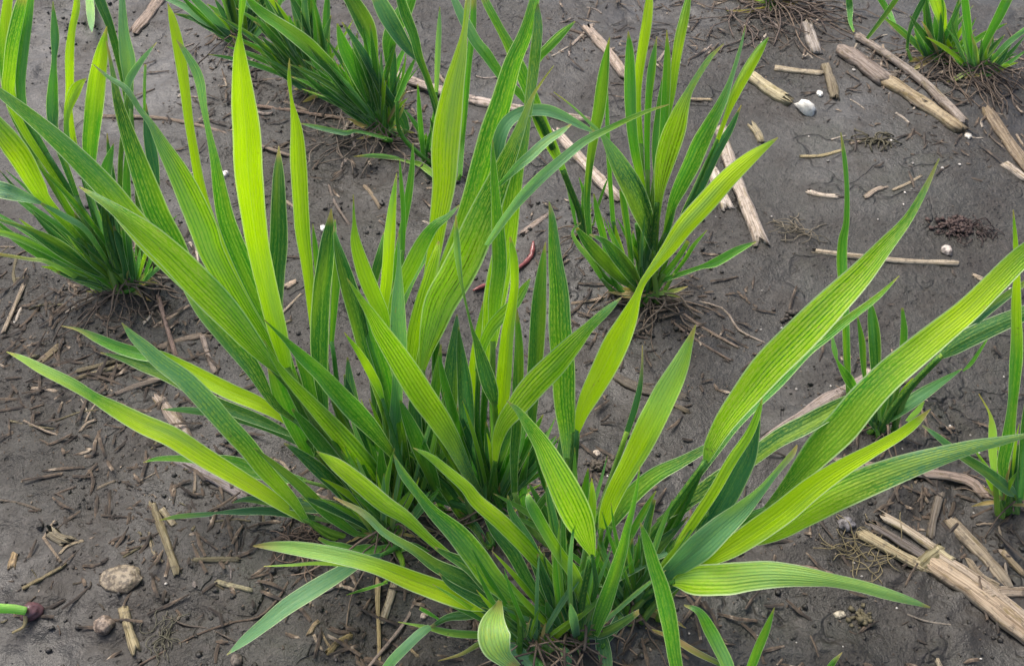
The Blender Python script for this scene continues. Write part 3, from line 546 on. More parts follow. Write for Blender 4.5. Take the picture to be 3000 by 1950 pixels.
# ------------------------------------------------------------ the ground: one sheet, fine near the camera, running to the horizon
def warp(n, half, far, k):
    u = np.linspace(-1, 1, n); return u*half + np.sign(u)*np.clip(np.abs(u)-k, 0, None)**3*far
gx = warp(620, .95, 90000, .9); gy = warp(560, .75, 90000, .9) + .72
X, Y = np.meshgrid(gx, gy); Z = height(X, Y)
nx, ny = len(gx), len(gy)
me = bpy.data.meshes.new('ground'); me.vertices.add(nx*ny)
me.vertices.foreach_set('co', np.stack([X, Y, Z], -1).ravel())
i = np.arange(nx*ny).reshape(ny, nx); Q = np.stack([i[:-1, :-1], i[:-1, 1:], i[1:, 1:], i[1:, :-1]], -1).reshape(-1, 4)
me.loops.add(Q.size); me.loops.foreach_set('vertex_index', Q.ravel())
me.polygons.add(len(Q)); me.polygons.foreach_set('loop_start', np.arange(0, Q.size, 4)); me.polygons.foreach_set('use_smooth', [True]*len(Q))
me.update(); me.validate(); me.materials.append(MUD)
g = bpy.data.objects.new('ground', me); COL.objects.link(g); g['kind'] = 'structure'

# ------------------------------------------------------------ leaves
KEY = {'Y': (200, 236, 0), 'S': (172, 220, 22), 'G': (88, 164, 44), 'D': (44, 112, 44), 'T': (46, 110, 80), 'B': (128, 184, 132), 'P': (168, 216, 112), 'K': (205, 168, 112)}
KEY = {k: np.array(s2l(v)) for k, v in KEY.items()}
def spline(P, n):
    P = np.asarray(P, float); m = len(P)
    E = np.vstack([2*P[0]-P[1], P, 2*P[-1]-P[-2]]); out = []
    for k in range(m-1):
        p0, p1, p2, p3 = E[k], E[k+1], E[k+2], E[k+3]
        for j in range(n):
            t = j/n; out.append(.5*((2*p1)+(-p0+p2)*t+(2*p0-5*p1+4*p2-p3)*t*t+(-p0+3*p1-3*p2+p3)*t**3))
    out.append(P[-1]); return np.array(out)
def unit(v): return v/(np.linalg.norm(v)+1e-12)
def tube(pts, rads, ns=7):
    V, F, UV = [], [], []; pts = np.asarray(pts, float); n = len(pts); L_ = 0
    for k in range(n):
        t = unit(pts[min(k+1, n-1)]-pts[max(k-1, 0)]); a = unit(np.cross(t, (0.3, 1, .2))); b = np.cross(t, a)
        if k: L_ += np.linalg.norm(pts[k]-pts[k-1])
        for j in range(ns):
            q = 2*math.pi*j/ns; V.append(pts[k]+(a*math.cos(q)+b*math.sin(q))*rads[k]); UV.append((.05+.9*j/(ns-1), L_))
    for k in range(n-1):
        for j in range(ns):
            F.append((k*ns+j, k*ns+(j+1) % ns, (k+1)*ns+(j+1) % ns, (k+1)*ns+j))
    F.append(tuple(range(ns-1, -1, -1))); F.append(tuple((n-1)*ns+j for j in range(ns)))
    return V, F, UV
roots = {}
for k, (x, y, lab) in PL.items():
    e = bpy.data.objects.new('wheat_plant', None); COL.objects.link(e); e.empty_display_size = .02
    g0 = GP[k]; e.location = (g0[0], g0[1], hz(g0[0], g0[1])); tag(e, lab, 'wheat plant', 'wheat plants growing in rows in the mud'); roots[k] = e
def leaf(p, lean, cols, stripe, pts, stem, h, vein):
    G = np.array(roots[p].location); bx, by, _ = PL[p]
    pts = [tuple(q) for q in pts]
    if h is None and math.hypot(pts[0][0]-bx, pts[0][1]-by) > math.hypot(pts[-1][0]-bx, pts[-1][1]-by): pts = pts[::-1]
    l0, l1 = (lean, lean) if not isinstance(lean, tuple) else lean
    arch = random.uniform(0, 5); W = []
    for k, (x, y, w_) in enumerate(pts):
        s = k/(len(pts)-1); d = ray(x, y)
        if h is not None: q = gpt(x, y, h[k]); t = (q-C0)[2]/d[2]
        else:
            Lr = R(l0*(1-s)+l1*s + arch*s*s); n = np.array((0, -math.cos(Lr), math.sin(Lr)))
            t = np.dot(G-C0, n)/np.dot(d, n)
            tg = -(HCAM-.003)/d[2]
            if t <= 0 or t > tg: t = tg
        q = C0+d*t; W.append(np.append(q, .94*w_*t/FPX))
    C = spline(W, 6); n = len(C); c3 = C[:, :3]; wd = np.clip(C[:, 3], .0003, None)
    gz = height(c3[:, 0], c3[:, 1]) + .0015
    c3[:, 2] = np.maximum(c3[:, 2], gz)
    m = 9; V, F, UV, COLS = [], [], [], []; Ls = 0
    tw0 = random.uniform(-32, 32); tw1 = random.uniform(-30, 30); ph = random.random()*9; fold = random.uniform(.06, .2)*random.choice((1, 1, -1))
    tipb = random.choice((.96, .965, .93, .90)) ; vd = (.13, .36, .18) if vein is None else vein
    fexp = random.choice((1.0, 1.0, 1.4))
    if vein is not None: tw0 *= .25; tw1 *= .25; fold = .07; 
    keys = [KEY[c] for c in cols]; K = len(keys); sd = random.random()*50
    totL = np.sum(np.linalg.norm(np.diff(c3, axis=0), axis=1)); amp = random.choice((.02, .04, .07, .11))
    for k in range(n):
        t = unit(c3[min(k+1, n-1)]-c3[max(k-1, 0)]); v = unit(C0-c3[k]); side = unit(np.cross(t, v)); nr = np.cross(side, t)
        s = k/(n-1)
        if k: Ls += np.linalg.norm(c3[k]-c3[k-1])
        a = R(tw0*(1-s)+tw1*s + 10*math.sin(s*7+ph)); ca, sa = math.cos(a), math.sin(a)
        sd2 = side*ca+nr*sa; nr2 = nr*ca-side*sa; ww = wd[k]/max(ca, .6)
        f = s*(K-1); i0 = min(int(f), K-2) if K > 1 else 0; cc = keys[0] if K == 1 else keys[i0]*(1-(f-i0))+keys[i0+1]*(f-i0)
        q_ = min(1, max(0, (s-tipb)/(1-tipb)*2)); cc = cc*(1-.8*q_)+KEY['K']*.8*q_
        for j in range(m):
            u = j/(m-1); q = abs(2*u-1)
            wob = amp*math.sin(Ls*90+ph+(3 if u > .5 else 0))*q*q*ww + .012*ww*math.sin(Ls*300+ph*3+(2 if u > .5 else 0))*q
            off = fold*ww*(q**fexp) + wob
            V.append(c3[k]+sd2*ww*(u-.5)+nr2*off-G); UV.append((u, Ls)); COLS.append((*cc, 1))
    for k in range(n-1):
        for j in range(m-1):
            F.append((k*m+j, k*m+j+1, (k+1)*m+j+1, (k+1)*m+j))
    N = len(V); nvn = max(3, min(9, np.max([q[2] for q in pts])/8.5))
    ob = mesh_obj('leaf', V, F, LEAF, roots[p], uvs=UV, cols=COLS, attrs={'stripe': [stripe]*N, 'seed': [sd]*N, 'veins': [nvn]*N})
    va = ob.data.color_attributes.new('veintint', 'FLOAT_COLOR', 'POINT'); va.data.foreach_set('color', np.tile(np.array([*vd, 1.]), N))
    if stem:
        a = c3[0]; g1 = G.copy(); g1[0] += random.uniform(-.012, .012); g1[1] += random.uniform(-.008, .008); g1[2] = hz(g1[0], g1[1])-.006
        dist = np.linalg.norm(a-g1)
        if dist > .008:
            t1 = unit(c3[1]-c3[0]); mid = a - t1*dist*.4; mid = mid*.5+(a+g1)*.25; mid[2] = max(mid[2], g1[2]+.002)
            pp = spline([g1, mid, a + t1*.002], 5); r1 = min(wd[0]*.5, .0022)
            rr = np.linspace(.0021, max(.0008, r1*.9), len(pp)); Vt, Ft, Ut = tube(pp-G, rr)
            cc = KEY['G']*.6+KEY['D']*.3 if random.random() < .7 else KEY['P']*.6
            cl = [(*(cc*(.55+.45*min(1, (q[2])/.03)) if False else cc), 1)]*0
            N = len(Vt); so_ = mesh_obj('stem', Vt, Ft, LEAF, roots[p], uvs=Ut, cols=[(*cc, 1)]*N, attrs={'stripe': [.35]*N, 'seed': [sd]*N, 'veins': [4.]*N})
            va = so_.data.color_attributes.new('veintint', 'FLOAT_COLOR', 'POINT'); va.data.foreach_set('color', np.tile(np.array([*vd, 1.]), N))
for q in LEAVES: leaf(*q)
# a thicker leaning stem of its own
def culm(p, pts, r, lean=2):
    G = np.array(roots[p].location); W = []
    for x, y in pts:
        d = ray(x, y); n = np.array((0, -math.cos(R(lean)), math.sin(R(lean)))); t = np.dot(G-C0, n)/np.dot(d, n); t = min(t, -(HCAM-.002)/d[2]) if t > 0 else -(HCAM-.002)/d[2]; W.append(C0+d*t)
    pp = spline(W, 5); Vt, Ft, Ut = tube(pp-G, np.linspace(r, r*.8, len(pp)), 9); N = len(Vt)
    o = mesh_obj('stem', Vt, Ft, LEAF, roots[p], uvs=Ut, cols=[(*(KEY['D']*.6+KEY['G']*.4), 1)]*N, attrs={'stripe': [.5]*N, 'seed': [1.]*N, 'veins': [5.]*N})
    va = o.data.color_attributes.new('veintint', 'FLOAT_COLOR', 'POINT'); va.data.foreach_set('color', np.tile(np.array([.3, .4, .3, 1.]), N))
culm('ME', [(1440,1400),(1500,1270),(1570,1170),(1642,1072)], .0022, 10)
culm('ME', [(1470,1420),(1560,1280),(1640,1190)], .0026, 6)
culm('P9', [(2050,1000),(2075,950),(2125,890),(2184,829)], .0024, 2)
culm('P3', [(1500,680),(1515,600),(1522,520),(1527,470)], .0024, 3)
culm('P3', [(1492,680),(1490,600),(1480,520)], .0020, 3)
culm('MI', [(1330,1290),(1328,1150),(1338,1010)], .0026, 3)
culm('MD', [(1345,1495),(1352,1400),(1372,1296)], .0020, 2)
culm('P8', [(1357,545),(1345,490),(1330,450),(1308,395)], .0026, 6)
culm('P8', [(1240,255),(1258,285),(1285,345)], .0030, 7)

# ------------------------------------------------------------ roots round the crowns
def crown_roots(p, n, ln, col=(.15, .11, .075)):
    G = np.array(roots[p].location)
    for k in range(n):
        a = random.uniform(0, 2*math.pi); l_ = ln*random.uniform(.5, 1.3); pts = []
        x, y = G[0]+random.uniform(-.006, .006), G[1]+random.uniform(-.006, .006); z0 = .012*random.uniform(.3, 1)
        for j in range(7):
            s = j/6; pts.append((x, y, hz(x, y)+z0*(1-s)**2+.0006-.002*s*s)); a += random.uniform(-.45, .45)
            x += math.cos(a)*l_/6; y += math.sin(a)*l_/6
        pp = spline(pts, 3); r0 = random.uniform(.0003, .0009)
        Vt, Ft, Ut = tube(pp-G, np.linspace(r0, .0003, len(pp)), 5)
        o = mesh_obj('root', Vt, Ft, ROOT, roots[p], uvs=Ut); f = random.uniform(.5, 1.6); o.color = (col[0]*f, col[1]*f, col[2]*f, 1)
for p, n, l_ in (('P3', 26, .05), ('P5', 30, .09), ('P4', 26, .07), ('P4b', 24, .07), ('P1', 18, .05), ('P0', 14, .05), ('P2c', 20, .06), ('P2a', 14, .05), ('P2b', 16, .05), ('P2d', 12, .04), ('P9', 10, .03), ('P7', 12, .04), ('MA', 20, .06), ('MB', 12, .05), ('MC', 16, .05), ('MD', 16, .05), ('ME', 14, .04), ('MF', 16, .06), ('P6', 6, .02), ('P8', 12, .04), ('MI', 12, .04)):
    crown_roots(p, n, l_)

# ------------------------------------------------------------ dry pieces lying on the mud
TAN, PINK, GREY, OLIVE, BROWN, PALE, GOLD = (.40,.31,.21), (.42,.34,.28), (.24,.21,.19), (.22,.19,.09), (.15,.105,.07), (.55,.47,.36), (.38,.28,.13)
def strip_mesh(pts, w_px, thick=.3, jag=.5, lift=.0009, round_=True, taper=(1, 1), origin=None):
    W = [np.append(gpt(x, y)[:2], 0) for x, y in pts]
    pp = spline(W, max(3, int(14/len(pts)))); n = len(pp); dmid = np.linalg.norm(pp[n//2]-C0)
    wm = w_px*dmid/FPX*1.05; gz = height(pp[:, 0], pp[:, 1])
    k_ = np.ones(5)/5; gs = np.convolve(np.pad(gz, 2, 'edge'), k_, 'valid')
    zl = np.linspace(gs[0], gs[-1], n); pp[:, 2] = np.maximum(gs, zl) + lift
    m = 9; V, F, UV = [], [], []; ph = random.random()*20; Ls = 0
    ja = [random.uniform(-1, 1)*jag*wm for _ in range(m)]; jb = [random.uniform(-1, 1)*jag*wm for _ in range(m)]
    for k in range(n):
        t = unit(pp[min(k+1, n-1)]-pp[max(k-1, 0)]); side = unit(np.cross(t, (0, 0, 1))); s = k/(n-1)
        if k: Ls += np.linalg.norm(pp[k]-pp[k-1])
        ws = wm*(taper[0]*(1-s)+taper[1]*s)*(1+.10*math.sin(Ls*170+ph)+.06*math.sin(Ls*420+ph*2))
        for j in range(m):
            u = j/(m-1); ex = ja[j] if k == 0 else (jb[j] if k == n-1 else 0)
            prof = max(0, 1-(2*u-1)**2)**.5 if round_ else min(1, 4*min(u, 1-u))
            rid = (.16*math.sin(u*17+ph)+.10*math.sin(u*31+ph*2+Ls*40))*prof
            V.append(pp[k]+side*ws*(u-.5)+t*ex+np.array((0, 0, (prof+rid)*wm*thick - .0007))); UV.append((u, Ls))
        V.append(pp[k]+np.array((0, 0, -.003))); UV.append((.5, Ls))
    M = m+1
    for k in range(n-1):
        for j in range(m-1): F.append((k*M+j, k*M+j+1, (k+1)*M+j+1, (k+1)*M+j))
        F.append((k*M+m-1, k*M+m, (k+1)*M+m, (k+1)*M+m-1)); F.append((k*M+m, k*M, (k+1)*M, (k+1)*M+m))
    F.append(tuple(range(m, -1, -1))); F.append(tuple((n-1)*M+j for j in range(m+1)))
    return V, F, UV
def piece(name, label, pts, w_px, col, cat, group=None, **kw):
    V, F, UV = strip_mesh(pts, w_px, **kw)
    g0 = gpt(*pts[0]); loc = (g0[0], g0[1], hz(g0[0], g0[1]))
    o = mesh_obj(name, V, F, STRAW, uvs=UV, loc=loc); f = random.uniform(.85, 1.12); gm = sum(col)/3*.28; o.color = ((col[0]*.76+gm)*f, (col[1]*.76+gm)*f, (col[2]*.76+gm)*f, 1)
    return tag(o, label, cat, group)
GS = 'dry straw pieces lying on the mud'
def big(name, label, cat, at, parts):
    g0 = gpt(*at); loc = np.array((g0[0], g0[1], hz(g0[0], g0[1]))); e = bpy.data.objects.new(name, None); COL.objects.link(e); e.location = loc; e.empty_display_size = .02
    tag(e, label, cat)
    for nm, pts, wpx, col, kw in parts:
        kw = dict(kw); kw['thick'] = kw.get('thick', .3)*.8; kw['jag'] = kw.get('jag', .4)*1.0; V, F, UV = strip_mesh(pts, wpx, **kw); V = np.asarray(V)-loc
        o = mesh_obj(nm, V, F, STRAW, e, uvs=UV); gm = sum(col)/3; o.color = tuple(.72*c_+.34*gm for c_ in col)+(1,)
big('corn_stalk', 'thick split corn stalk with a swollen joint lying at the lower right', 'corn stalk', (2180,1290), [
 ('stalk_section', [(2172,1285),(2290,1375),(2420,1480)], 46, (.42,.31,.18), dict(thick=.4, jag=.2)),
 ('stalk_section', [(2195,1276),(2300,1352),(2420,1446)], 22, (.48,.38,.26), dict(thick=.55, jag=.2, lift=.002)),
 ('splinter', [(2012,1222),(2090,1265),(2170,1305)], 27, (.42,.34,.16), dict(thick=.4, jag=.5)),
 ('splinter', [(2040,1204),(2110,1245),(2180,1285)], 22, (.20,.17,.15), dict(thick=.35, jag=.6, lift=.001)),
 ('splinter', [(2050,1186),(2110,1215),(2185,1262)], 22, (.55,.45,.30), dict(thick=.4, jag=.7, lift=.0015)),
 ('splinter', [(2185,1262),(2205,1280),(2222,1290)], 16, (.5,.42,.2), dict(thick=.4, jag=.3, lift=.003)),
 ('joint', [(2150,1298),(2172,1278),(2196,1262)], 28, (.25,.22,.09), dict(thick=.42, jag=.3, lift=.002)),
])
big('corn_stalk', 'long weathered corn stalk slanting down from the root mat at upper right', 'corn stalk', (2060,190), [
 ('stalk_section', [(1960,120),(2060,200)], 42, (.27,.21,.16), dict(thick=.35, jag=.3)),
 ('stalk_section', [(2060,195),(2150,255),(2232,312)], 36, (.38,.29,.14), dict(thick=.38, jag=.5, taper=(1.1,.75))),
 ('stalk_section', [(1990,95),(2080,160),(2160,225),(2240,300)], 22, (.33,.27,.21), dict(thick=.55, jag=.4, lift=.002, taper=(.8,1))),
 ('joint', [(2050,203),(2070,188),(2082,180)], 16, (.16,.13,.09), dict(thick=.45, jag=.2, lift=.001)),
])
big('straw_stalk', 'long pinkish stalk lying across the mud behind the tall centre blades', 'straw stalk', (1100,205), [
 ('stalk_section', [(903,163),(1000,190),(1100,213)], 27, (.46,.36,.29), dict(thick=.4, jag=.3)),
 ('stalk_section', [(1103,214),(1240,240),(1378,258)], 29, (.48,.38,.30), dict(thick=.4, jag=.6, taper=(1.05,.7))),
])
big('straw_stalk', 'cream split stalk with a torn point right of the small upright plant', 'straw stalk', (1700,380), [
 ('stalk_section', [(1678,280),(1705,380),(1740,470),(1772,556)], 32, (.50,.41,.31), dict(thick=.35, jag=.5, taper=(.9,1.05))),
 ('stalk_section', [(1660,378),(1675,420),(1697,470)], 28, (.56,.48,.38), dict(thick=.3, jag=.5)),
])
PCS = [
 ('wood_sliver','flat pinkish grey plank-like sliver under the right hand blades',[(1778,1015),(1860,965),(1960,905),(2050,868)],36,(.36,.29,.25),dict(thick=.2,round_=False,taper=(.7,1.1))),
 ('straw_piece','flat tan strip beside the big split corn stalk at lower right',[(2228,1193),(2290,1265),(2350,1338)],32,(.36,.29,.18),dict(thick=.2,round_=False)),
 ('straw_piece','cream strip ending in the small upright plant, below the long pinkish stalk',[(1295,288),(1360,360),(1440,445)],32,(.52,.42,.33),dict(thick=.25,taper=(.8,1))),
 ('straw_piece','tan strip slanting behind the upright yellow blade at top',[(1368,58),(1410,105),(1458,168)],25,(.40,.31,.23),dict(thick=.3)),
 ('straw_piece','thin pale sliver near the top beside the slanting tan strip',[(1330,92),(1355,70),(1380,48)],8,(.5,.4,.3),{}),
 ('straw_piece','stubby frayed straw chunk left of the white stone',[(1752,172),(1790,200),(1838,228)],32,(.42,.36,.18),dict(thick=.35,jag=.7)),
 ('straw_piece','tan curved straw bit lying above the white stone',[(1803,148),(1860,158),(1912,165)],18,(.40,.33,.20),{}),
 ('straw_piece','short grey straw stub poking down from the root mat at top right',[(1876,55),(1886,85),(1900,117)],26,(.34,.30,.25),{}),
 ('straw_piece','forked pale straw bit below the frayed chunk',[(1752,278),(1765,296),(1772,315)],18,(.45,.38,.2),dict(jag=.8)),
 ('straw_piece','dark olive straw stuck upright in mud below the white stone row',[(1920,150),(1935,190),(1942,225)],22,(.22,.18,.10),dict(thick=.3)),
 ('straw_piece','thin golden straw crossing behind the upright thin blade',[(1862,354),(1910,356),(1958,347)],9,(.42,.34,.14),{}),
 ('straw_piece','small cream straw block at right of centre on bare mud',[(1880,435),(1912,447),(1946,452)],15,(.55,.46,.34),{}),
 ('straw_piece','crumpled small straw scrap right of the thin upright blade',[(2012,458),(2032,444),(2056,437)],12,(.36,.28,.19),dict(jag=.8)),
 ('straw_piece','thin curved straw sliver near the tip of the broad right blade',[(2075,446),(2105,435),(2138,417)],7,(.45,.36,.22),{}),
 ('straw_piece','long thin straw lying level behind the broad right blade',[(1893,574),(2000,586),(2120,597),(2228,600)],15,(.52,.43,.28),dict(thick=.35)),
 ('straw_piece','short straw bit tucked under the long right edge blade',[(2270,628),(2318,650)],13,(.52,.42,.28),{}),
 ('straw_piece','brown split straw at the right edge below the top right plants',[(2293,262),(2335,318),(2395,395)],27,(.32,.24,.14),{}),
 ('straw_piece','pale straw stub cut by the right edge',[(2340,382),(2390,415)],20,(.46,.38,.28),{}),
 ('straw_piece','tiny golden straw between the small plant blades and frayed chunk',[(1603,217),(1655,217)],10,(.46,.36,.18),{}),
 ('straw_piece','long brown twig crossing behind the upper left blades, left half',[(225,255),(350,257),(440,270)],11,(.30,.22,.15),{}),
 ('straw_piece','long brown twig crossing behind the upper left blades, right half',[(432,268),(540,298),(672,338)],9,(.28,.21,.15),{}),
 ('straw_piece','brown twig running right from the tall lime blade',[(592,234),(690,252),(800,272)],10,(.30,.20,.13),{}),
 ('dry_leaf','crinkled tan dead leaf at the top edge near the left corner',[(368,-8),(345,28),(310,70)],27,(.34,.25,.18),dict(thick=.2,jag=.6)),
 ('straw_piece','pale straw at far left leaning on the mud above the long low blade',[(58,638),(30,700),(2,762)],9,(.42,.33,.22),{}),
 ('straw_piece','reddish jointed stem lying under the long striped blade',[(372,698),(392,770),(412,835)],9,(.36,.24,.18),{}),
 ('straw_piece','tan sliver touching the reddish jointed stem',[(443,727),(400,748),(360,763)],9,(.42,.31,.20),{}),
 ('dry_leaf','brown dead leaf strip below the reddish jointed stem',[(372,810),(430,792),(490,780)],18,(.20,.15,.10),dict(thick=.2)),
 ('dry_leaf','folded olive dead leaf left of the orange tipped blade',[(85,832),(108,812),(130,793)],16,(.30,.23,.11),{}),
 ('straw_piece','olive straw flat under the front left blades, upper of the pair',[(178,860),(230,848),(283,833)],11,(.22,.18,.09),{}),
 ('straw_piece','olive straw flat under the front left blades, lower of the pair',[(168,877),(225,862),(280,846)],11,(.26,.21,.10),{}),
 ('straw_piece','grey brown straw bundle strand near the blue green blade',[(265,914),(320,896),(388,880)],14,(.20,.16,.12),{}),
 ('straw_piece','pale flat straw under the yellow front left blade',[(368,922),(398,965),(434,1014)],27,(.44,.35,.27),dict(thick=.22)),
 ('straw_piece','purplish grey stalk ending below the yellow front left blade',[(405,1062),(480,1098),(570,1150)],22,(.28,.24,.24),{}),
 ('straw_piece','upright looking tan stick among litter behind the left fan',[(473,788),(485,830),(502,872)],12,(.34,.27,.21),{}),
 ('straw_piece','olive flattened straw at lower left, longest there',[(350,1163),(380,1240),(413,1332)],17,(.30,.25,.12),{}),
 ('straw_piece','short straw with white end right of the long olive one',[(373,1178),(404,1218)],13,(.36,.31,.18),{}),
 ('straw_piece','thin bent olive straw just left of the long olive one',[(345,1235),(355,1280),(378,1305)],5,(.32,.26,.14),{}),
 ('straw_piece','thin olive straw slanting above the seed at lower left',[(60,1371),(105,1345),(152,1311)],9,(.26,.21,.09),{}),
 ('straw_piece','small golden straw stub near the left edge',[(37,1290),(34,1326)],16,(.44,.31,.14),{}),
 ('straw_piece','cream straw with a split white end at lower left',[(285,1412),(297,1460),(312,1508)],21,(.46,.38,.18),{}),
 ('straw_piece','short olive straw right of the mottled stone',[(501,1346),(540,1358),(584,1369)],12,(.34,.31,.16),{}),
 ('straw_piece','moss coloured straw level with the mottled stone',[(450,1302),(500,1298),(553,1296)],13,(.20,.18,.09),{}),
 ('straw_piece','tiny straw dash on bare mud at left',[(222,1129),(264,1113)],8,(.26,.21,.14),{}),
 ('straw_piece','dark straw dash at far left above the bent twig',[(128,1148),(172,1128)],6,(.16,.12,.09),{}),
 ('straw_piece','thin dark straw at the left edge',[(0,1163),(45,1170),(95,1186)],5,(.20,.16,.11),{}),
 ('straw_piece','bent tan twig on the left mud, upper arm',[(102,1250),(118,1228),(130,1212)],6,(.40,.31,.2),{}),
 ('straw_piece','bent tan twig on the left mud, lower arm',[(102,1250),(122,1278),(142,1306)],6,(.36,.27,.17),{}),
 ('straw_piece','pale twig right of the crumpled husk at left',[(140,1290),(160,1270),(195,1258)],7,(.48,.38,.22),{}),
 ('dry_leaf','crumpled yellow husk on the left mud',[(118,1235),(135,1252),(165,1262)],26,(.28,.24,.14),dict(jag=.8)),
 ('twig','long thin dark root running up right from the bottom edge',[(322,1538),(400,1500),(467,1466),(540,1440),(597,1428),(640,1390),(668,1346)],5,(.17,.12,.08),dict(thick=.5)),
 ('twig','fine side root crossing the long dark root',[(380,1425),(430,1447),(483,1455),(550,1487)],3.5,(.16,.13,.10),dict(thick=.5)),
 ('dry_leaf','olive curled leaf bit at bottom left of the front clump',[(762,1514),(785,1490),(813,1476)],16,(.32,.24,.07),{}),
 ('straw_piece','dry yellow stalk hanging straight down under the pale low blade',[(882,1340),(878,1400),(880,1470),(880,1550)],10,(.48,.36,.13),dict(taper=(1.3,.6))),
 ('dry_leaf','dry cream leaf beside the dry yellow stalk',[(918,1362),(905,1400),(888,1440)],16,(.50,.42,.26),{}),
 ('straw_piece','long pale root-like straw at the bottom left of the front clump',[(968,1395),(945,1440),(895,1500),(850,1550)],7,(.34,.26,.20),{}),
 ('straw_piece','tan straw piece behind the clump left of the worm',[(662,672),(685,655)],16,(.46,.34,.22),{}),
 ('straw_piece','thin tan straw right behind the tall lime blades',[(655,725),(700,685)],7,(.40,.32,.22),{}),
 ('straw_piece','dark curved twig behind the dark narrow blades',[(762,415),(775,455),(812,512)],6,(.24,.19,.15),{}),
 ('straw_piece','small tan straw bent near the lone leaf tips',[(845,415),(862,440),(882,472)],9,(.28,.21,.12),{}),
 ('straw_piece','brown scrap right of the tall centre blades',[(1212,532),(1240,512),(1270,485)],16,(.30,.23,.18),dict(jag=.8)),
 ('straw_piece','tan root strand left of the small upright plant',[(1330,690),(1390,682),(1460,672)],8,(.38,.28,.18),{}),
 ('straw_piece','long tan root strand slanting down from the small upright plant',[(1560,700),(1620,742),(1720,795)],7,(.36,.26,.18),{}),
 ('straw_piece','dark root strand below the long tan one',[(1545,725),(1620,780),(1700,825)],6,(.24,.17,.12),{}),
 ('straw_piece','pale curling root right of the small upright plant',[(1575,680),(1680,705),(1720,755),(1780,785)],5,(.40,.32,.24),{}),
 ('straw_piece','grey rotten straw half sunk behind the yellow right blade',[(1430,850),(1500,885),(1600,905)],26,(.13,.11,.08),dict(thick=.15)),
 ('straw_piece','dark sunken straw end below the rotten one',[(1480,870),(1540,905),(1605,940)],14,(.15,.12,.07),dict(thick=.2)),
 ('straw_piece','tan flat straw under the long glaucous right blade, beside the right edge plant',[(1950,1065),(2100,1082),(2250,1100),(2300,1140)],24,(.40,.30,.23),dict(thick=.22)),
 ('straw_piece','dark olive straw standing below the long glaucous blade',[(2195,1130),(2180,1185),(2172,1232)],17,(.18,.15,.11),{}),
 ('straw_piece','pale straw corner at the right edge above the corn stalk',[(2300,1370),(2345,1362),(2400,1358)],26,(.40,.32,.22),dict(thick=.2)),
 ('straw_piece','reddish brown flake left of the corn stalk',[(1840,1297),(1885,1303),(1940,1318)],14,(.26,.18,.12),{}),
 ('straw_piece','crumpled pale husk beside the corn stalk joint',[(2265,1290),(2290,1325),(2325,1350)],18,(.30,.24,.15),dict(jag=.9)),
 ('straw_piece','cream stub cut by the bottom edge at right',[(2190,1520),(2210,1560)],12,(.5,.42,.26),{}),
 ('straw_piece','thin long straw near the arched pale blade tip',[(2120,1410),(2180,1430),(2290,1445)],4,(.32,.28,.22),{}),
 ('straw_piece','thin cream straw at the right edge of the corn stalk',[(2330,1210),(2345,1290),(2362,1370)],5,(.40,.33,.24),{}),
 ('straw_piece','golden strip at the right edge beside the flat tan strip',[(2340,1275),(2390,1315)],14,(.42,.32,.16),{}),
]
for nm, lab, pts, wpx, col, kw in PCS:
    piece(nm, lab, pts, wpx, col, {'wood_sliver': 'wood sliver', 'dry_leaf': 'dead leaf', 'twig': 'root'}.get(nm, 'straw'), None, **kw)

# ------------------------------------------------------------ stones
def lump(name, label, x, y, rx, ry, col, mat=STONE, cat='stone', group=None, flat=.6, rough=.22, sink=.25, ang=0, seg=(14, 10)):
    g0 = gpt(x, y); d = np.linalg.norm(g0-C0)/FPX; a, b = rx*d, ry*d/ (math.sin(math.atan2(HCAM, g0[1])))
    z0 = hz(g0[0], g0[1]); off = random.random()*50; V, F = [], []; ns, nr = seg
    c_, s_ = math.cos(ang), math.sin(ang); hh = min(a, b)*flat*1.1
    for i_ in range(nr+1):
        th = math.pi*i_/nr
        for j in range(ns):
            ph = 2*math.pi*j/ns; v = Vector((math.sin(th)*math.cos(ph), math.sin(th)*math.sin(ph), math.cos(th)))
            r_ = 1+rough*mnoise.noise(v*1.6+Vector((off, 0, 0)))*1.6 + rough*.5*mnoise.noise(v*4+Vector((0, off, 0)))
            px, py, pz = v.x*a*r_, v.y*b*r_, v.z*hh*r_
            V.append((px*c_-py*s_, px*s_+py*c_, pz+hh*(1-sink*2)))
    for i_ in range(nr):
        for j in range(ns): F.append((i_*ns+j, (i_+1)*ns+j, (i_+1)*ns+(j+1) % ns, i_*ns+(j+1) % ns))
    o = mesh_obj(name, V, F, mat); o.location = (g0[0], g0[1], z0); o.color = (*col, 1); return tag(o, label, cat, group)
lump('stone', 'white angular stone on the bare mud at upper right', 1875, 248, 15, 14, (.78,.75,.66), mat=PSTONE, rough=.45, ang=.9, flat=1.0, sink=.3, seg=(8, 6))
lump('pebble', 'small bright white pebble just above the white stone', 1907, 213, 7, 6, (.8,.8,.72), rough=.1)
lump('stone', 'big mottled tan and black stone half sunk in the mud at lower left', 283, 1347, 44, 28, (.22,.18,.12), rough=.13, flat=.38, sink=.42, seg=(40, 26))
lump('pebble', 'round brown pebble below the mottled stone', 243, 1456, 20, 18, (.26,.20,.15), rough=.15, flat=.8, seg=(24, 16))
lump('pebble', 'small dark pebble at the tip of the low bottom blade', 546, 1528, 13, 14, (.12,.10,.08), rough=.2)
lump('pebble', 'white pebble behind the dark narrow blades left of centre', 750, 524, 7, 7, (.8,.8,.78))
lump('pebble', 'white pebble between the upper left blades', 518, 396, 11, 8, (.7,.66,.62))
lump('pebble', 'cream pebble on the mud right of the yellow twisted blade base', 1388, 1045, 9, 8, (.55,.47,.38))
lump('pebble', 'pinkish pebble under the small bottom blades', 986, 1436, 8, 7, (.45,.36,.28))
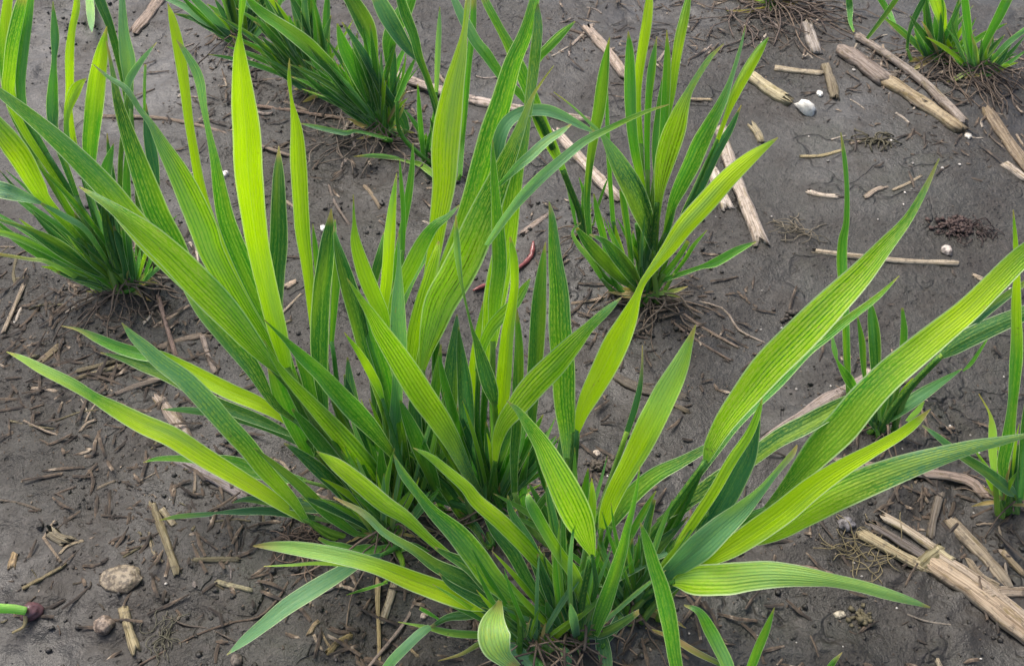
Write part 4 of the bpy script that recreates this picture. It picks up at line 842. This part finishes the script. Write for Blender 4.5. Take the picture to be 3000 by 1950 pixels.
lump('stone', 'grey stone beside the splintered end of the corn stalk', 1975, 1203, 18, 14, (.17,.16,.16), rough=.3)
lump('pebble', 'whitish pebble near the reddish root clump', 2205, 572, 12, 9, (.42,.37,.32))
lump('pebble', 'pale pebble among litter behind the right seedlings', 2020, 865, 10, 14, (.42,.34,.28))
lump('pebble', 'pale pebble at the end of the long weathered stalk', 2248, 322, 7, 6, (.6,.58,.5))
lump('pebble', 'flat cream chip left of the rough olive clod', 1960, 1412, 14, 8, (.38,.34,.25), flat=.4)
lump('seed', 'sprouting purple seed lying on the mud at the lower left edge', 76, 1425, 22, 17, (.10,.05,.055), mat=WORM, cat='seed', rough=.15, flat=.8, ang=.5, seg=(24, 16))
sd_o = bpy.data.objects[-1] if False else [o for o in COL.objects if o.name.startswith('seed')][0]
gl = np.array(sd_o.location)
pp = spline([gpt(60, 1419, .008), gpt(30, 1414, .012), gpt(-30, 1412, .02)], 5); Vt, Ft, Ut = tube(pp-gl, np.linspace(.0022, .0026, len(pp)), 9); N = len(Vt)
o = mesh_obj('shoot', Vt, Ft, LEAF, sd_o, uvs=Ut, cols=[(*KEY['P'], 1)]*N, attrs={'stripe': [.1]*N, 'seed': [1.]*N, 'veins': [3.]*N})
pp = spline([gpt(60, 1430, .005), gpt(55, 1455, .002), gpt(28, 1470, .002)], 5); Vt, Ft, Ut = tube(pp-gl, np.linspace(.0012, .0006, len(pp)), 6)
o = mesh_obj('root', Vt, Ft, ROOT, sd_o, uvs=Ut); o.color = (.38, .3, .14, 1)
# worm
wp = [(1240,553),(1236,575),(1222,592),(1205,608),(1180,628),(1150,640),(1125,645),(1098,658)]
W = []
for x, y in wp: q = gpt(x, y); q[2] = hz(q[0], q[1])+.0018; W.append(q)
pp = spline(W, 6); n = len(pp); rr = [.0019*(1 if k < n*.3 else .8)*min(1, .35+k/5, .35+(n-1-k)/5)*(1+.06*math.sin(k*1.9)) for k in range(n)]
Vt, Ft, Ut = tube(pp-W[0], rr, 12); o = mesh_obj('earthworm', Vt, Ft, WORM, uvs=Ut); o.location = W[0]; o.color = (.20, .055, .05, 1)
tag(o, 'red brown earthworm on the mud behind the tall centre blades', 'earthworm')
# crumbly clods: many small lumps grown together
def clod(label, x, y, rx, ry, n, col):
    g0 = gpt(x, y); loc = np.array((g0[0], g0[1], hz(g0[0], g0[1]))); d = np.linalg.norm(g0-C0)/FPX; V, F = [], []
    ic = [(0,0,1),(.9,0,.3),(.28,.85,.3),(-.72,.52,.3),(-.72,-.52,.3),(.28,-.85,.3),(0,0,-.6)]; fc = [(0,1,2),(0,2,3),(0,3,4),(0,4,5),(0,5,1),(6,2,1),(6,3,2),(6,4,3),(6,5,4),(6,1,5)]
    for k in range(n):
        px, py = random.gauss(0, .42)*rx*d, random.gauss(0, .42)*ry*d*1.4; r_ = random.uniform(.0006, .0026); a = random.random()*6.28; b0 = len(V)
        pz = hz(loc[0]+px, loc[1]+py)-loc[2]+random.uniform(0, .003)*max(0, 1-abs(px)/(rx*d))
        for q in ic:
            f = random.uniform(.6, 1.4); V.append((px+(q[0]*math.cos(a)-q[1]*math.sin(a))*r_*f, py+(q[0]*math.sin(a)+q[1]*math.cos(a))*r_*f, pz+q[2]*r_*f*.8))
        F += [tuple(b0+i_ for i_ in q) for q in fc]
    o = mesh_obj('soil_clod', V, F, ROOT); o.location = loc; o.color = (*col, 1); tag(o, label, 'soil clod')
clod('rough olive clod on the mud near the bottom right', 2018, 1422, 26, 16, 60, (.10,.085,.045))
clod('dark crumbly clod right of the yellow twisted blade base', 1400, 1075, 38, 18, 90, (.075,.062,.045))
clod('dark reddish crumbs heaped in the rotted root clump at right', 2225, 520, 50, 22, 160, (.065,.04,.033))
clod('cluster of dark crumbs on the smooth mud left of the upright thin blade', 1840, 720, 30, 16, 26, (.06,.05,.04))
# tangles
def tangle(name, label, cat, x, y, rx, ry, n, col, r=.0006, lift=.006, ln=.03):
    g0 = gpt(x, y); loc = np.array((g0[0], g0[1], hz(g0[0], g0[1]))); V, F, UV = [], [], []; d = np.linalg.norm(g0-C0)/FPX
    for k in range(n):
        a = random.uniform(0, 6.28); px = random.gauss(0, .45)*rx*d; py = random.gauss(0, .45)*ry*d*1.4; pts = []; zz = random.uniform(0, lift)
        for j in range(6):
            wx, wy = loc[0]+px, loc[1]+py; pts.append((px, py, hz(wx, wy)-loc[2]+zz*math.sin(math.pi*j/5)+.0005)); a += random.uniform(-.9, .9); px += math.cos(a)*ln/6; py += math.sin(a)*ln/6
        v, f, u = tube(spline(pts, 2), [r]*11, 4); b0 = len(V); V += list(v); UV += u; F += [tuple(i_+b0 for i_ in q) for q in f]
    o = mesh_obj(name, V, F, ROOT, uvs=UV); o.location = loc; o.color = (*col, 1); return tag(o, label, cat)
tangle('root_clump', 'dark reddish clump of rotted roots on the mud at the right', 'root clump', 2250, 530, 58, 20, 60, (.05,.032,.027), .0004, .004, .012)
tangle('root_clump', 'olive wisp of fine roots left of the split corn stalk', 'root clump', 2015, 1265, 46, 24, 26, (.17,.14,.07), .0003, .004, .03)
tangle('root_clump', 'yellowish grassy root wisp behind the right hand stalk', 'root clump', 1860, 530, 30, 24, 18, (.17,.145,.10), .0004, .006, .03)
tangle('root_clump', 'dark mossy wisp on bare mud at upper right', 'root clump', 2035, 330, 26, 16, 20, (.09,.08,.045), .0007, .005, .02)
tangle('root_clump', 'mossy dark wisp on the lower left mud beside the cream split straw', 'root clump', 370, 1470, 44, 30, 22, (.09,.085,.055), .0003, .003, .018)
tangle('root_clump', 'mat of brown roots and dead stems along the top edge right of centre', 'root clump', 1790, 35, 120, 34, 42, (.12,.09,.07), .0007, .008, .07)
tangle('root_clump', 'brown root mat under the plants in the top right corner', 'root clump', 2225, 190, 120, 34, 44, (.10,.075,.055), .0006, .008, .06)
tangle('root_clump', 'tan exposed roots gathered at the foot of the small upright plant', 'root clump', 1515, 690, 50, 20, 16, (.18,.14,.10), .0006, .010, .05)
tangle('root_clump', 'dead brown stems matted below the left edge plant', 'root clump', 290, 695, 100, 30, 18, (.10,.075,.055), .0005, .006, .05)
tangle('root_clump', 'dead stems matted under the dark row of plants behind', 'root clump', 860, 310, 150, 36, 34, (.17,.135,.10), .0005, .006, .06)
tangle('root_clump', 'brown rootlets bunched at the base of the low left blades', 'root clump', 700, 1240, 60, 40, 34, (.16,.11,.075), .0004, .006, .03)

# small things one could count, in groups: nothing tells them apart
def small_bits(n, region, name, label, cat, group, cols, wr, lr, seed):
    rs = random.Random(seed)
    for k in range(n):
        x = rs.uniform(region[0], region[2]); y = rs.uniform(region[1], region[3]); a = rs.uniform(0, 3.14); l_ = rs.uniform(*lr)*(.55+.5*y/1500)
        x2, y2 = x+math.cos(a)*l_, y+math.sin(a)*l_*.7
        mx_, my_ = (x+x2)/2+rs.uniform(-.1, .1)*l_, (y+y2)/2+rs.uniform(-.1, .1)*l_
        piece(name, label, [(x, y), (mx_, my_), (x2, y2)], rs.uniform(*wr)*(.55+.5*y/1500), rs.choice(cols), cat, group, thick=.3, jag=.6)
small_bits(58, (0, 560, 720, 1000), 'straw_fragment', 'short brown straw fragment in the litter at the left below the rows', 'straw', 'straw fragments littering the left side', [TAN, BROWN, OLIVE, OLIVE, PALE], (3, 9), (15, 130), 1)
small_bits(30, (330, 1000, 720, 1400), 'straw_fragment', 'small straw fragment on the mud left of the front clump', 'straw', 'straw fragments left of the front clump', [TAN, OLIVE, OLIVE, GREY], (2, 9), (12, 90), 2)
small_bits(14, (0, 1080, 330, 1540), 'straw_fragment', 'tiny straw fragment on the bare mud at lower left', 'straw', 'tiny fragments at lower left', [BROWN, OLIVE, (.11,.09,.06)], (2, 6), (8, 30), 3)
small_bits(40, (420, 60, 1160, 520), 'straw_fragment', 'short litter fragment around the row of plants behind', 'straw', 'straw fragments around the row behind', [TAN, BROWN, PALE, PINK], (5, 15), (20, 95), 4)
small_bits(26, (1250, 0, 1900, 130), 'straw_fragment', 'tan straw fragment along the top edge right of centre', 'straw', 'straw fragments along the top', [TAN, BROWN, PALE, PINK], (5, 15), (20, 90), 5)
small_bits(24, (1900, 60, 2380, 330), 'straw_fragment', 'brown straw fragment under the top right plants', 'straw', 'straw fragments under the top right plants', [TAN, BROWN, PALE], (4, 12), (20, 90), 6)
small_bits(20, (2120, 1060, 2380, 1300), 'straw_fragment', 'thin straw fragment by the right edge plant', 'straw', 'straw fragments by the right edge', [TAN, BROWN, (.12,.09,.06)], (3, 10), (12, 50), 7)
small_bits(36, (640, 1180, 1560, 1540), 'straw_fragment', 'brown straw fragment lying under the front clump', 'straw', 'straw fragments under the front clump', [TAN, BROWN, GREY, GOLD], (4, 12), (15, 60), 8)
small_bits(18, (1280, 640, 1700, 960), 'straw_fragment', 'dark straw fragment below the small upright plant', 'straw', 'straw fragments below the small plant', [BROWN, (.1,.08,.06)], (2, 7), (12, 50), 9)
small_bits(18, (1650, 900, 2380, 1540), 'straw_fragment', 'small dark fragment on the mud at lower right', 'straw', 'straw fragments at lower right', [BROWN, OLIVE, (.1,.08,.06)], (2, 7), (8, 35), 10)
rs = random.Random(21)
for k in range(85):
    x, y = (rs.uniform(1500, 2380), rs.uniform(100, 1540)) if k % 3 else (rs.uniform(0, 2380), rs.uniform(300, 1540))
    v = rs.uniform(.2, .5)
    lump('grit', 'tiny whitish speck of grit sprinkled on the mud', x, y, rs.uniform(1.6, 4.2), rs.uniform(1.4, 3.4), (v, v*.95, v*.86), cat='grit', group='whitish grit specks on the mud', seg=(7, 5), sink=.2)
# crumbs of soil nobody could count
V, F = [], []; rs = np.random.RandomState(3)
ico = np.array([(0,0,1),(.9,0,.3),(.28,.85,.3),(-.72,.52,.3),(-.72,-.52,.3),(.28,-.85,.3),(0,0,-.6)]); fi = [(0,1,2),(0,2,3),(0,3,4),(0,4,5),(0,5,1),(6,2,1),(6,3,2),(6,4,3),(6,5,4),(6,1,5)]
px = rs.uniform(-.75, .75, 26000); py = rs.uniform(.14, 1.3, 26000)
keep = (rough_mask(px, py)+.12*rs.rand(26000) > .62)
dist = np.min([np.hypot(px-g_[0], py-g_[1]) for g_, _ in MOUND], axis=0); keep |= (dist < .05)
keep &= rs.rand(26000) < .6; px, py = px[keep], py[keep]; pz = height(px, py)
for x, y, z in zip(px, py, pz):
    s = .0006+.0022*rs.rand()**4; v = ico*(s*rs.uniform(.6, 1.3, (7, 3)))*(1, 1, .7); a = rs.rand()*6.28; ca, sa = math.cos(a), math.sin(a)
    b0 = len(V); V += [(x+p_[0]*ca-p_[1]*sa, y+p_[0]*sa+p_[1]*ca, z+p_[2]+s*.15) for p_ in v]; F += [(p_[0]+b0, p_[1]+b0, p_[2]+b0) for p_ in fi]
o = mesh_obj('soil_crumbs', V, F, MUD, smooth=True); tag(o, 'fine crumbs of soil scattered over the mud', 'soil crumbs', None, 'stuff')

# litter: flakes, chaff and broken fibres nobody could count, massed round the plants, dark tone standing in for shade there
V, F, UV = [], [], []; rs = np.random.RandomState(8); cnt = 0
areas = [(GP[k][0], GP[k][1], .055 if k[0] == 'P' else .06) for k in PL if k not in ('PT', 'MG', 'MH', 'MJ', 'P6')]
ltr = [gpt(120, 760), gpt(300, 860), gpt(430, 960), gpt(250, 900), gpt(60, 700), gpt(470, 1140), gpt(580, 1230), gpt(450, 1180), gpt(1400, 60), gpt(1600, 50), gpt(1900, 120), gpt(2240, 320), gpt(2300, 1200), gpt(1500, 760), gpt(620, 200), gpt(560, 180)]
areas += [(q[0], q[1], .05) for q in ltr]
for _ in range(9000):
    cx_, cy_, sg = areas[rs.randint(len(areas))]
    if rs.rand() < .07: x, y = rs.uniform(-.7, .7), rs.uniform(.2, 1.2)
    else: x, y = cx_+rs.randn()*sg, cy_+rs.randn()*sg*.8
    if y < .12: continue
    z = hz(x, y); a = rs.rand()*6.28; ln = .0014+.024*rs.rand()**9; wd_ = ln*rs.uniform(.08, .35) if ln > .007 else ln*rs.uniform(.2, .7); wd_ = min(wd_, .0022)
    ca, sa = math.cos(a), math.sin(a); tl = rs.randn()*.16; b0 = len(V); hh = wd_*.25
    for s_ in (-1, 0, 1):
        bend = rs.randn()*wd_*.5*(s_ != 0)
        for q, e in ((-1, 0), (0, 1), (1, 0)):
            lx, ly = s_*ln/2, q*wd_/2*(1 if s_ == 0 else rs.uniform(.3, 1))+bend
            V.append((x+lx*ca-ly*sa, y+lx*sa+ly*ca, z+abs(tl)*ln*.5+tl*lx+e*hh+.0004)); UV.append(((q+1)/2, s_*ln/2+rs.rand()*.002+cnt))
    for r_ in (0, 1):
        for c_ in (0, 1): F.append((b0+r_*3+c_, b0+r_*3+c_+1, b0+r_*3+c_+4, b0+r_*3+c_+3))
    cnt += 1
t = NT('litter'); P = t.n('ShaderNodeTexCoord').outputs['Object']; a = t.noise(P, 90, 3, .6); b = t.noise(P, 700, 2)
c = t.mix(t.ramp(a, .4, .62), (.022, .016, .011, 1), (.11, .078, .05, 1)); c = t.mix(t.math('MULTIPLY', t.ramp(b, .4, .7), .6), c, (.03, .024, .018, 1)); c = t.mix(t.ramp(a, .6, .7), c, (.32, .26, .19, 1))  # litter browns, kept dark to deepen the shade round the clumps
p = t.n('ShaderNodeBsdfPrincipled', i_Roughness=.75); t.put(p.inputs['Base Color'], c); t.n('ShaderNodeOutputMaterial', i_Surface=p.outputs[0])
o = mesh_obj('shade_toned_litter', V, F, t.m, smooth=False); tag(o, 'brown chaff and rotted leaf litter, darkened to stand in for shade by the plants', 'litter', None, 'stuff')
